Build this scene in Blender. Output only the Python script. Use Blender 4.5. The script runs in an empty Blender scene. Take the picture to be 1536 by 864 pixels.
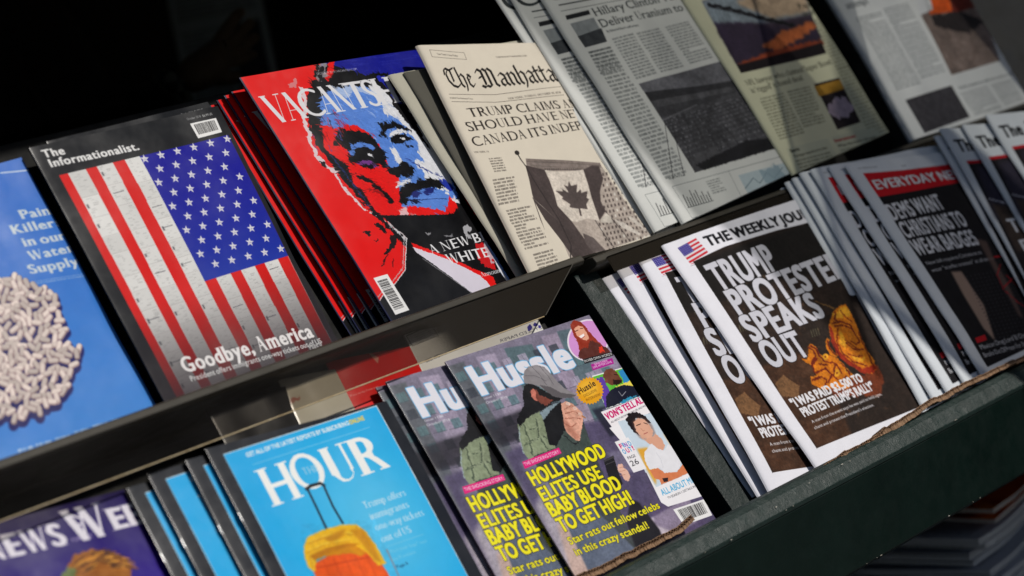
import bpy, bmesh, math, random
import numpy as np
from mathutils import Matrix, Vector

# ------------------------------------------------------------------ camera
# rack frame: x along the shelves, u up the leaning board, n out of the board
TILT = math.radians(26.0)
ct, st = math.cos(TILT), math.sin(TILT)
M = Matrix(((1, 0, 0), (0, st, -ct), (0, ct, st)))          # rack -> world
ORG = Vector((0.0, 0.0, 1.0))
CR = np.array([[0.674474, -0.477168, 0.563379], [0.241397, 0.863665, 0.442504], [-0.69772, -0.16246, 0.697706]])
CC = np.array([-1.143812, -0.375884, 1.594758])
CF = 3351.26                                                 # focal length in photo pixels (1536 wide)
LA, LB, LPHI = 0.30993, 0.04987, 0.11414                     # where the lower board starts, and its extra lean

sc = bpy.context.scene
cam = bpy.data.cameras.new("camera")
cam_o = bpy.data.objects.new("camera", cam)
sc.collection.objects.link(cam_o)
cam.sensor_width = 36.0
cam.lens = CF / 1536 * 36.0
cam.clip_start = 0.05
cam.clip_end = 200
rw = M @ Matrix(CR.T.tolist())
cam_o.matrix_world = Matrix.Translation(ORG + M @ Vector(CC)) @ rw.to_4x4()
cam.dof.use_dof = True
cam.dof.focus_distance = 2.22
cam.dof.aperture_fstop = 3.8
cam.dof.aperture_blades = 9
sc.camera = cam_o

# ------------------------------------------------------------------ light
SUN_R = Vector((0.36, 0.40, 0.84)).normalized()              # towards the sun, rack frame
sw = (M @ SUN_R).normalized()
world = bpy.data.worlds.new("World")
sc.world = world
world.use_nodes = True
wn = world.node_tree
sky = wn.nodes.new('ShaderNodeTexSky')
sky.sky_type = 'NISHITA'
sky.sun_disc = False
sky.sun_elevation = math.asin(sw.z)
sky.sun_rotation = math.atan2(sw.x, sw.y)
bg = wn.nodes['Background']
bg.inputs['Strength'].default_value = 0.065
wn.links.new(sky.outputs[0], bg.inputs['Color'])
sl = bpy.data.lights.new("sun", 'SUN')
sl.energy = 3.5
sl.angle = math.radians(0.6)
sl.color = (1.0, 0.95, 0.88)
so = bpy.data.objects.new("sun", sl)
so.rotation_euler = sw.to_track_quat('Z', 'Y').to_euler()
so.location = (2, -3, 5)
sc.collection.objects.link(so)
sc.view_settings.view_transform = 'Standard'
sc.view_settings.look = 'None'
sc.view_settings.exposure = 0.0
sc.view_settings.gamma = 1.0
sc.render.engine = 'CYCLES'
sc.cycles.use_denoising = True
sc.cycles.max_bounces = 8

# ------------------------------------------------------------------ helpers
VL = np.array([0, math.cos(LPHI), -math.sin(LPHI)])
NL = np.array([0, math.sin(LPHI), math.cos(LPHI)])
OL = np.array([0, -LA, LB])
MN = np.array(M)
ORN = np.array(ORG)


def rk(tier, x, u, n):
    """rack point of a point on the upper (0) or lower (1) board"""
    if tier == 0:
        return np.array([x, u, n], float)
    return OL + np.array([x, 0, 0]) + u * VL + n * NL


def wp(tier, x, u, n):
    return ORN + MN @ rk(tier, x, u, n)


def photo(P):
    c = CR @ (np.asarray(P) - CC)
    return np.array([768 + CF * c[0] / -c[2], 432 - CF * c[1] / -c[2]])


def homog(src, dst):
    A = []
    for (x, y), (X, Y) in zip(src, dst):
        A.append([x, y, 1, 0, 0, 0, -X * x, -X * y, -X])
        A.append([0, 0, 0, x, y, 1, -Y * x, -Y * y, -Y])
    return np.linalg.svd(np.array(A, float))[2][-1].reshape(3, 3)


def hap(H, p):
    p = np.atleast_2d(np.asarray(p, float))
    q = np.c_[p, np.ones(len(p))] @ H.T
    return q[:, :2] / q[:, 2:]


def link(name, me, parent=None, mats=()):
    o = bpy.data.objects.new(name, me)
    sc.collection.objects.link(o)
    if me is not None:
        for m in mats:
            me.materials.append(m)
    if parent is not None:
        o.parent = parent
    return o


def tag(o, label=None, cat=None, group=None, kind=None):
    for k, v in (('label', label), ('category', cat), ('group', group), ('kind', kind)):
        if v:
            o[k] = v
    return o


def empty(name, loc, label=None, cat=None, group=None):
    o = link(name, None)
    o.location = loc
    o.empty_display_size = 0.02
    tag(o, label, cat, group)
    return o


def mesh_from(name, V, F, parent=None, mats=(), base=None, smooth=False, uvs=None, bevel=0):
    V = np.asarray(V, float)
    if base is not None:
        V = V - np.asarray(base)
    me = bpy.data.meshes.new(name)
    me.from_pydata([tuple(v) for v in V], [], F)
    me.update()
    if smooth:
        me.polygons.foreach_set('use_smooth', [True] * len(me.polygons))
    if uvs is not None:
        uv = me.uv_layers.new(name='print')
        li = np.empty(len(me.loops), np.int32)
        me.loops.foreach_get('vertex_index', li)
        uv.data.foreach_set('uv', np.asarray(uvs, np.float32)[li].ravel())
    o = link(name, me, parent, mats)
    if bevel:
        b = o.modifiers.new('bevel', 'BEVEL')
        b.width = bevel
        b.segments = 2
    return o


def prism(name, tier, prof, x0, x1, mat, parent=None, base=None, bevel=0.0015, div=1):
    """profile of (u, n) points run along x"""
    k = len(prof)
    V = [wp(tier, x0 + (x1 - x0) * j / div, u, n) for j in range(div + 1) for (u, n) in prof]
    F = [tuple(range(k))[::-1], tuple(div * k + i for i in range(k))]
    for j in range(div):
        for i in range(k):
            F.append((j * k + i, j * k + (i + 1) % k, (j + 1) * k + (i + 1) % k, (j + 1) * k + i))
    o = mesh_from(name, V, F, parent, (mat,), base, bevel=bevel)
    bm = bmesh.new(); bm.from_mesh(o.data)
    bmesh.ops.recalc_face_normals(bm, faces=bm.faces[:]); bm.to_mesh(o.data); bm.free()
    return o


def box(name, tier, x0, x1, u0, u1, n0, n1, mat, parent=None, base=None, bevel=0.001):
    return prism(name, tier, [(u0, n0), (u1, n0), (u1, n1), (u0, n1)], x0, x1, mat, parent, base, bevel)


class NT:
    def __init__(s, name):
        s.m = bpy.data.materials.new(name)
        s.m.use_nodes = True
        s.t = s.m.node_tree
        s.b = s.t.nodes['Principled BSDF']

    def n(s, typ, **kw):
        nd = s.t.nodes.new(typ)
        for k, v in kw.items():
            if k in nd.inputs.keys() if isinstance(k, str) else False:
                nd.inputs[k].default_value = v
            else:
                setattr(nd, k, v)
        return nd

    def l(s, a, b):
        s.t.links.new(a, b)

    def noise(s, scale, detail=4, rough=0.6, coord='Object', sv=None):
        tc = s.n('ShaderNodeTexCoord')
        src = tc.outputs[coord]
        if sv is not None:
            mp = s.n('ShaderNodeMapping'); mp.inputs['Scale'].default_value = sv
            s.l(src, mp.inputs[0]); src = mp.outputs[0]
        no = s.n('ShaderNodeTexNoise')
        no.inputs['Scale'].default_value = scale
        no.inputs['Detail'].default_value = detail
        no.inputs['Roughness'].default_value = rough
        s.l(src, no.inputs['Vector'])
        return no.outputs['Fac']

    def ramp(s, fac, stops):
        r = s.n('ShaderNodeValToRGB')
        e = r.color_ramp.elements
        while len(e) < len(stops):
            e.new(0.5)
        for el, (p, c) in zip(e, stops):
            el.position = p
            el.color = (*c, 1) if len(c) == 3 else c
        s.l(fac, r.inputs[0])
        return r.outputs[0]

    def bump(s, h, strength=0.2, dist=0.001, prev=None):
        b = s.n('ShaderNodeBump')
        b.inputs['Strength'].default_value = strength
        b.inputs['Distance'].default_value = dist
        s.l(h, b.inputs['Height'])
        if prev is not None:
            s.l(prev, b.inputs['Normal'])
        s.l(b.outputs[0], s.b.inputs['Normal'])
        return b.outputs[0]


def lin(c):
    return tuple(((v / 255) / 12.92 if v / 255 <= 0.04045 else ((v / 255 + 0.055) / 1.055) ** 2.4) for v in c)


def mat_paint(name, c1, c2, rough=0.45, scale=30, chip=None, bumpd=0.0006, spec=.3):
    m = NT(name)
    f = m.noise(scale, 6)
    col = m.ramp(f, [(0.3, c1), (0.7, c2)])
    if chip:
        f2 = m.noise(170, 5, 0.7)
        mask = m.ramp(f2, [(0.70, (0, 0, 0)), (0.735, (1, 1, 1))])
        mx = m.n('ShaderNodeMix', data_type='RGBA')
        m.l(mask, mx.inputs[0]); m.l(col, mx.inputs[6]); mx.inputs[7].default_value = (*chip, 1)
        col = mx.outputs[2]
    m.l(col, m.b.inputs['Base Color'])
    m.b.inputs['Specular IOR Level'].default_value = spec
    r = m.ramp(m.noise(scale * 2.3, 4), [(0.3, (rough - .12,) * 3), (0.7, (rough + .15,) * 3)])
    m.l(r, m.b.inputs['Roughness'])
    p = m.bump(m.noise(scale * 8, 5, 0.7), 0.5, bumpd)
    m.bump(m.noise(scale * 0.9, 3, 0.5), 0.5, bumpd * 3, p)
    return m.m


def mat_paper(name, c, rough=0.7, streak=True):
    """paper seen on its cut edges: thin sheets"""
    m = NT(name)
    f = m.noise(60, 5, 0.7)
    dk = tuple(v * 0.72 for v in c)
    m.l(m.ramp(f, [(0.25, dk), (0.75, c)]), m.b.inputs['Base Color'])
    m.b.inputs['Roughness'].default_value = rough
    m.bump(m.noise(900, 2, 0.5), 0.4, 0.0004)
    return m.m


GREEN = mat_paint('green_paint', (0.0016, 0.0066, 0.0052), (0.0028, 0.0095, 0.0076), 0.42, 26, chip=(0.014, 0.024, 0.021), bumpd=0.0006, spec=.12)
WORN_LIT = mat_paint('worn_lit_green_paint', (0.0055, 0.0155, 0.013), (0.010, 0.024, 0.021), 0.45, 60, chip=(0.06, 0.08, 0.075), bumpd=0.0012, spec=.3)  # worn edge paint, also lightened for the light on that strip
BLACK = mat_paint('dark_board', (0.003, 0.003, 0.003), (0.007, 0.007, 0.006), 0.6, 14, spec=.15)
RAIL = mat_paint('rail_paint', (0.026, 0.023, 0.017), (0.042, 0.037, 0.028), 0.45, 12, bumpd=0.0003, spec=.2)
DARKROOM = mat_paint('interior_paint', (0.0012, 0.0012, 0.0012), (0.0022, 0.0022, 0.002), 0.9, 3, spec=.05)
PAGES = mat_paper('page_edges', (0.62, 0.60, 0.56))
NEWSED = mat_paper('newsprint_edges', (0.55, 0.58, 0.62), 0.85)
NEWSBE = mat_paper('newsprint_edges_beige', (0.56, 0.53, 0.44), 0.85)

m = NT('tinted_plastic')
m.b.inputs['Base Color'].default_value = (0.02, 0.018, 0.015, 1)
m.b.inputs['Roughness'].default_value = 0.14
mx = m.n('ShaderNodeMixShader')
tr = m.n('ShaderNodeBsdfTransparent')
tr.inputs[0].default_value = (0.84, 0.82, 0.79, 1)
fr = m.n('ShaderNodeFresnel'); fr.inputs[0].default_value = 1.45
sm = m.noise(9, 5, 0.6, sv=(1, 3, 3))
smr = m.ramp(sm, [(0.4, (0.0,) * 3), (0.9, (0.12,) * 3)])
ad = m.n('ShaderNodeMath', operation='ADD'); m.l(fr.outputs[0], ad.inputs[0]); m.l(smr, ad.inputs[1])
ad.use_clamp = True
m.b.inputs['Base Color'].default_value = (0.025, 0.022, 0.018, 1)
m.l(ad.outputs[0], mx.inputs[0]); m.l(tr.outputs[0], mx.inputs[1]); m.l(m.b.outputs[0], mx.inputs[2])
m.l(mx.outputs[0], m.t.nodes['Material Output'].inputs[0])
m.bump(m.noise(14, 3), 0.15, 0.002)
PLASTIC = m.m

m = NT('cardboard')
m.l(m.ramp(m.noise(80, 5, .7, sv=(1, 4, 4)), [(0.3, (0.17, 0.095, 0.05)), (0.7, (0.30, 0.18, 0.10))]), m.b.inputs['Base Color'])
m.b.inputs['Roughness'].default_value = 0.9
m.bump(m.noise(300, 4, .6), 0.4, 0.0006)
CARD = m.m
m = NT('cardboard_flute')
m.l(m.ramp(m.noise(120, 4), [(0.3, (0.16, 0.085, 0.045)), (0.7, (0.26, 0.15, 0.085))]), m.b.inputs['Base Color'])
m.b.inputs['Roughness'].default_value = 0.95
FLUTE = m.m
m = NT('steel')
m.b.inputs['Metallic'].default_value = 1
m.b.inputs['Base Color'].default_value = (0.6, 0.6, 0.6, 1)
m.l(m.ramp(m.noise(200, 3), [(0.3, (.25,) * 3), (.7, (.45,) * 3)]), m.b.inputs['Roughness'])
STEEL = m.m

# ------------------------------------------------------------------ print painter (draws the flat print of the covers)
_gl = {}


def glyph(ch):
    """outline loops of a letter in Blender's own font, and its advance"""
    if ch in _gl:
        return _gl[ch]

    def loops(s):
        cu = bpy.data.curves.new('g', 'FONT')
        cu.body = s; cu.fill_mode = 'NONE'; cu.size = 1; cu.resolution_u = 5
        ob = bpy.data.objects.new('g', cu)
        sc.collection.objects.link(ob)
        dg = bpy.context.evaluated_depsgraph_get()
        dg.update()
        me = ob.evaluated_get(dg).to_mesh()
        n = len(me.vertices)
        co = np.empty(n * 3); me.vertices.foreach_get('co', co); co = co.reshape(-1, 3)[:, :2]
        ed = np.empty(len(me.edges) * 2, np.int32); me.edges.foreach_get('vertices', ed); ed = ed.reshape(-1, 2)
        bpy.data.objects.remove(ob); bpy.data.curves.remove(cu)
        nxt = {}
        for a_, b_ in ed:
            nxt.setdefault(int(a_), []).append(int(b_)); nxt.setdefault(int(b_), []).append(int(a_))
        seen = set(); out = []
        for i in range(n):
            if i in seen or i not in nxt:
                continue
            lp = [i]; seen.add(i); cur = i; first = True
            while True:
                c = [j for j in nxt[cur] if j not in seen]
                if not c:
                    break
                cur = (i + 1) if (first and (i + 1) in c) else c[0]
                first = False
                seen.add(cur); lp.append(cur)
            out.append(co[lp])
        return out
    if ch == ' ':
        _gl[ch] = ([], 0.26); return _gl[ch]
    L = loops(ch)
    L2 = loops(ch + '|')
    bar = loops('|')
    adv = L2[-1][:, 0].min() - bar[0][:, 0].min()
    _gl[ch] = (L, adv)
    return _gl[ch]


def raster(polys, w, h, ss=3):
    W, Hh = w * ss, h * ss
    A = []; B = []
    for p in polys:
        p = np.asarray(p, float) * ss
        if len(p) > 2:
            A.append(p); B.append(np.roll(p, -1, 0))
    if not A:
        return np.zeros((h, w), np.float32)
    A = np.concatenate(A); B = np.concatenate(B)
    d = np.where(B[:, 1] > A[:, 1], 1, -1)
    sw_ = A[:, 1] > B[:, 1]
    lo = np.where(sw_[:, None], B, A); hi = np.where(sw_[:, None], A, B)
    r0 = np.clip(np.ceil(lo[:, 1] - .5), 0, Hh).astype(int)
    r1 = np.clip(np.ceil(hi[:, 1] - .5), 0, Hh).astype(int)
    cnt = np.maximum(r1 - r0, 0)
    if cnt.sum() == 0:
        return np.zeros((h, w), np.float32)
    e = np.repeat(np.arange(len(A)), cnt)
    off = np.arange(cnt.sum()) - np.repeat(np.cumsum(cnt) - cnt, cnt)
    rr = r0[e] + off
    t = (rr + .5 - lo[e, 1]) / (hi[e, 1] - lo[e, 1])
    x = lo[e, 0] + t * (hi[e, 0] - lo[e, 0])
    c = np.clip(np.ceil(x - .5), 0, W).astype(int)
    acc = np.zeros((Hh, W + 1), np.int32)
    np.add.at(acc, (rr, c), d[e])
    mk = (np.cumsum(acc, 1)[:, :W] != 0)
    return mk.reshape(h, ss, w, ss).mean((1, 3)).astype(np.float32)


def boxblur(a, r):
    r = int(r)
    if r < 1:
        return a
    for _ in range(2):
        for ax in (0, 1):
            n = a.shape[ax]
            pad = [(0, 0)] * a.ndim
            pad[ax] = (r + 1, r)
            c = np.cumsum(np.pad(a, pad, mode='edge'), axis=ax)
            a = (np.take(c, range(2 * r + 1, n + 2 * r + 1), ax) - np.take(c, range(0, n), ax)) / (2 * r + 1)
    return a.astype(np.float32)


def dil(m, r):
    if r < 0.5:
        return m
    out = m.copy()
    R_ = int(math.ceil(r))
    P = np.pad(m, R_)
    h, w = m.shape
    for dy in range(-R_, R_ + 1):
        for dx in range(-R_, R_ + 1):
            dd = math.hypot(dx, dy)
            if dd <= r + .3 and (dx or dy):
                np.maximum(out, P[R_ + dy:R_ + dy + h, R_ + dx:R_ + dx + w] * min(1, r + .8 - dd), out=out)
    return out


def fnoise(h, w, cell, seed=0, octv=3):
    rng = np.random.default_rng(seed)
    out = np.zeros((h, w), np.float32); amp = 1; tot = 0
    for o in range(octv):
        c = max(cell / 2 ** o, 1)
        gh, gw = int(h / c) + 3, int(w / c) + 3
        g = rng.random((gh, gw)).astype(np.float32)
        y = np.arange(h) / c; x = np.arange(w) / c
        yi = y.astype(int); xi = x.astype(int)
        fy = (y - yi)[:, None]; fx = (x - xi)[None]
        fy = fy * fy * (3 - 2 * fy); fx = fx * fx * (3 - 2 * fx)
        v = (g[yi][:, xi] * (1 - fy) * (1 - fx) + g[yi + 1][:, xi] * fy * (1 - fx) + g[yi][:, xi + 1] * (1 - fy) * fx + g[yi + 1][:, xi + 1] * fy * fx)
        out += v * amp; tot += amp; amp *= .5
    return out / tot


# hand-drawn serif capitals whose diagonals are thick one way and thin the other (x, y in cap heights)
def bar(x0, x1, y=0, t=.035, d=1):
    return [(x0, y), (x1, y), (x1, y + d * t), (x0, y + d * t)]


def dg(x0, y0, x1, y1, w):
    return [(x0 - w / 2, y0), (x0 + w / 2, y0), (x1 + w / 2, y1), (x1 - w / 2, y1)]


def serif_caps(k, t):
    s = .035
    return {
        'A': ([dg(.10, 0, .38, 1, t), dg(.36, 1, .68, 0, k), bar(.18, .55, .34, t), bar(0, .22, 0, s), bar(.5, .82, 0, s)], .82),
        'V': ([dg(.14, 1, .44, 0, k), dg(.74, 1, .46, 0, t), bar(0, .30, 1, s, -1), bar(.62, .88, 1, s, -1)], .86),
        'W': ([dg(.14, 1, .38, 0, k), dg(.60, 1, .40, 0, t), dg(.60, 1, .84, 0, k), dg(1.12, 1, .86, 0, t), bar(0, .30, 1, s, -1), bar(.47, .72, 1, s, -1), bar(1.0, 1.24, 1, s, -1)], 1.22),
        'N': ([dg(.14, 0, .14, 1, t), dg(.12, 1, .72, 0, k), dg(.74, 0, .74, 1, t), bar(0, .26, 0, s), bar(0, .2, 1, s, -1), bar(.6, .88, 1, s, -1)], .9),
        'M': ([dg(.13, 0, .15, 1, t), dg(.16, 1, .5, 0, k), dg(.84, 1, .5, 0, t), dg(.88, 0, .86, 1, k), bar(0, .26, 0, s), bar(.72, 1.02, 0, s), bar(0, .2, 1, s, -1), bar(.82, 1.02, 1, s, -1)], 1.04),
        'Y': ([dg(.12, 1, .40, .45, k), dg(.68, 1, .42, .45, t), dg(.40, 0, .40, .5, k), bar(0, .28, 1, s, -1), bar(.56, .80, 1, s, -1), bar(.26, .54, 0, s)], .76),
        'U': ([dg(.17, .25, .17, 1, k), [(.17 - k / 2, .3), (.18, .12), (.26, .02), (.42, -.01), (.57, .04), (.66, .16), (.68, .3), (.68 - t, .3), (.64, .17), (.55, .07), (.44, .04), (.34, .07), (.27, .15), (.17 + k / 2, .3)],
               dg(.67, .25, .67, 1, t), bar(.02, .33, 1, s, -1), bar(.55, .79, 1, s, -1)], .80),
        'X': ([dg(.14, 1, .62, 0, k), dg(.62, 1, .12, 0, t), bar(0, .28, 1, s, -1), bar(.5, .76, 1, s, -1), bar(0, .26, 0, s), bar(.46, .78, 0, s)], .8),
    }


def nib(pts, w=.15, ang=40, th=.035):
    """broad-nib stroke: hulls of the nib at neighbouring points"""
    c, s = math.cos(math.radians(ang)), math.sin(math.radians(ang))
    nb = np.array([(-w / 2 * c + th * s, -w / 2 * s - th * c), (w / 2 * c + th * s, w / 2 * s - th * c), (w / 2 * c - th * s, w / 2 * s + th * c), (-w / 2 * c - th * s, -w / 2 * s + th * c)])
    out = []
    for a_, b_ in zip(pts[:-1], pts[1:]):
        P = np.concatenate([nb + a_, nb + b_])
        P = P[np.lexsort((P[:, 1], P[:, 0]))]
        def half(Q):
            h = []
            for q in Q:
                while len(h) > 1 and np.cross(h[-1] - h[-2], q - h[-2]) <= 0:
                    h.pop()
                h.append(q)
            return h
        out.append(np.array(half(P)[:-1] + half(P[::-1])[:-1]))
    return out


BL_ = {'T': ([[(.02, .66), (.10, .90), (.26, .97), (.46, .88), (.80, .99)], [(.30, .86), (.12, .66), (.12, .34), (.30, .08), (.56, .00), (.84, .14)], [(.50, .86), (.46, .30)]], .84),
       'h': ([[(.10, 1.02), (.12, .12), (.24, .0)], [(.15, .52), (.34, .68), (.48, .54), (.47, .10), (.34, -.18)]], .58),
       'e': ([[(.38, .64), (.16, .52), (.14, .14), (.30, .0), (.50, .14)], [(.24, .66), (.42, .52), (.20, .34)]], .52),
       'M': ([[(.0, .82), (.14, .97), (.30, .84), (.28, .14)], [(.30, .86), (.44, .97), (.58, .84), (.57, .10)], [(.58, .86), (.72, .97), (.88, .82), (.87, .12), (1.0, .0)], [(.04, .10), (.18, .0), (.32, .08), (.46, .0), (.60, .08)], [(.06, .52), (.20, .56)]], 1.10),
       'a': ([[(.10, .56), (.28, .68), (.44, .54), (.43, .12), (.56, .0)], [(.42, .40), (.14, .28), (.13, .10), (.26, .0), (.42, .12)]], .58),
       'n': ([[(.02, .60), (.12, .66), (.14, .12), (.24, .0)], [(.15, .52), (.34, .68), (.47, .54), (.46, .12), (.58, .0)]], .62),
       't': ([[(.14, .90), (.16, .12), (.28, .0), (.40, .10)], [(.0, .62), (.36, .68)]], .42),
       'i': ([[(.14, .64), (.15, .10), (.24, .0)], [(.14, .88), (.16, .86)]], .32)}

_gm = {}


def gmask(ch, K, style):
    """hi-res mask of one letter: rows from 1.35K above the baseline to .45K below"""
    key = (ch, K, style)
    if key in _gm:
        return _gm[key]
    kind, bold, thin = style[:3]
    pad = int(K * .35)
    up, dn = int(K * 1.35), int(K * .45)
    if kind == 'black' and ch in BL_:
        st_, adv = BL_[ch]
        polys = [p for s_ in st_ for p in nib(np.array(s_, float), .145, 38, .016)]
        caps = 1.0
    elif kind == 'serif' and ch in 'AVWNMYUX':
        polys, adv = serif_caps(*{0: (.15, .05), 1: (.22, .075), 2: (.19, .03)}[style[3]])[ch]
        caps = 1.0
    else:
        polys, adv = glyph(ch)
        caps = CAPH
    sc_ = K / caps
    w = max(int(adv * sc_) + 2 * pad, 4)
    if kind == 'serif' and caps == 1.0:
        bold_ = 0
    else:
        bold_ = bold
    pts = []
    for p in polys:
        p = np.asarray(p, float)
        q = np.c_[p[:, 0] * sc_ + pad, up - p[:, 1] * sc_]
        if kind != 'sans' and caps == 1.0:
            a2 = np.sum(q[:, 0] * np.roll(q[:, 1], -1) - np.roll(q[:, 0], -1) * q[:, 1])
            if a2 < 0:
                q = q[::-1]
        pts.append(q)
    mk = raster(pts, w, up + dn, 2)
    if bold_:
        if bold_ > .06 and kind == 'sans':
            r_ = int(round(bold_ * K)); P = np.pad(mk, r_)
            h_, w_ = mk.shape
            t_ = np.max([P[:, r_ + d_:r_ + d_ + w_] for d_ in range(-r_, r_ + 1)], 0)
            r2 = max(1, int(r_ * .55))
            mk = np.max([t_[r_ + d_:r_ + d_ + h_] for d_ in range(-r2, r2 + 1)], 0)
        else:
            mk = dil(mk, bold_ * K)
    if kind == 'serif' and caps != 1.0:
        e = int(thin * K)
        if e:
            P = np.pad(mk, ((e, e), (0, 0)))
            hh = mk.shape[0]
            for d_ in range(-e, e + 1):
                if d_:
                    mk = np.minimum(mk, P[e + d_:e + d_ + hh])
        # the vertical thinning shortened the letter: stretch it back
        yy = (np.arange(up + dn) - up)
        src = np.clip(up + yy * (K - 2 * e + 2 * bold_ * K) / K - (e - bold_ * K), 0, up + dn - 1)
        mk = mk[src.astype(int)]
        s_l = style[4] * K; s_t = max(int(.04 * K), 1)
        b = mk > .5
        rows = [(up, -1, .30)]
        if ch.isupper() or ch in 'bdhkl' or ch.isdigit():
            rows.append((up - K, 1, .30))
        if ch in 'imnpruvwxy':
            rows.append((up - int(K * XH), 1, .20))
        if ch in 'pq':
            rows.append((up + int(K * .27), -1, .3))
        add = np.zeros_like(mk)
        for (row, dr, need) in rows:
            if ch in 'vwy' and dr < 0:
                continue
            n = int(need * K)
            seg = b[row - n + (-2):row - 2] if dr < 0 else b[row + 3:row + n + 3]
            if seg.shape[0] < 1:
                continue
            col = seg.all(0) if ch not in 'vwxyk' else seg[-3:].any(0) if dr < 0 else seg[:3].any(0)
            idx = np.nonzero(col)[0]
            if not len(idx):
                continue
            m1 = np.zeros(w, bool)
            for i in idx:
                m1[max(0, int(i - s_l)):int(i + s_l) + 1] = True
            if dr < 0:
                add[row - s_t:row, m1] = 1
            else:
                add[row:row + s_t, m1] = 1
        mk = np.maximum(mk, add)
    _gm[key] = (mk, pad, adv * sc_)
    return _gm[key]


CAPH = max(p[:, 1].max() for p in glyph('H')[0])
XH = max(p[:, 1].max() for p in glyph('x')[0]) / CAPH


def strmask(s, K, style, sp=0.0):
    kind, bold = style[0], style[1]
    x = 0; items = []
    up, dn = int(K * 1.35), int(K * .45)
    for ch in s:
        if ch == ' ':
            x += K * .32 * (1 + sp); continue
        mk, pad, adv = gmask(ch, K, style)
        items.append((mk, int(round(x - pad)), adv))
        x += adv + (K * (sp + bold * 1.2))
    x0 = min(i[1] for i in items)
    W_ = max(i[1] + i[0].shape[1] for i in items) - x0
    out = np.zeros((up + dn, W_), np.float32)
    for mk, xx, _ in items:
        xx -= x0
        np.maximum(out[:, xx:xx + mk.shape[1]], mk, out=out[:, xx:xx + mk.shape[1]])
    cols = np.nonzero(out.max(0) > .3)[0]
    a_, b_ = cols[0], cols[-1] + 1
    return out[:, a_:b_], up


SANS = ('sans', 0, 0, 0, 0)
BOLD = ('sans', .045, 0, 0, 0)
HEAVY = ('sans', .075, 0, 0, 0)
SERIF = ('serif', .03, .04, 0, .08)
SERIFB = ('serif', .07, .06, 1, .09)
DIDONE = ('serif', .045, .07, 2, .09)
BLACKL = ('black', 0, 0, 0, 0)


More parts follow.
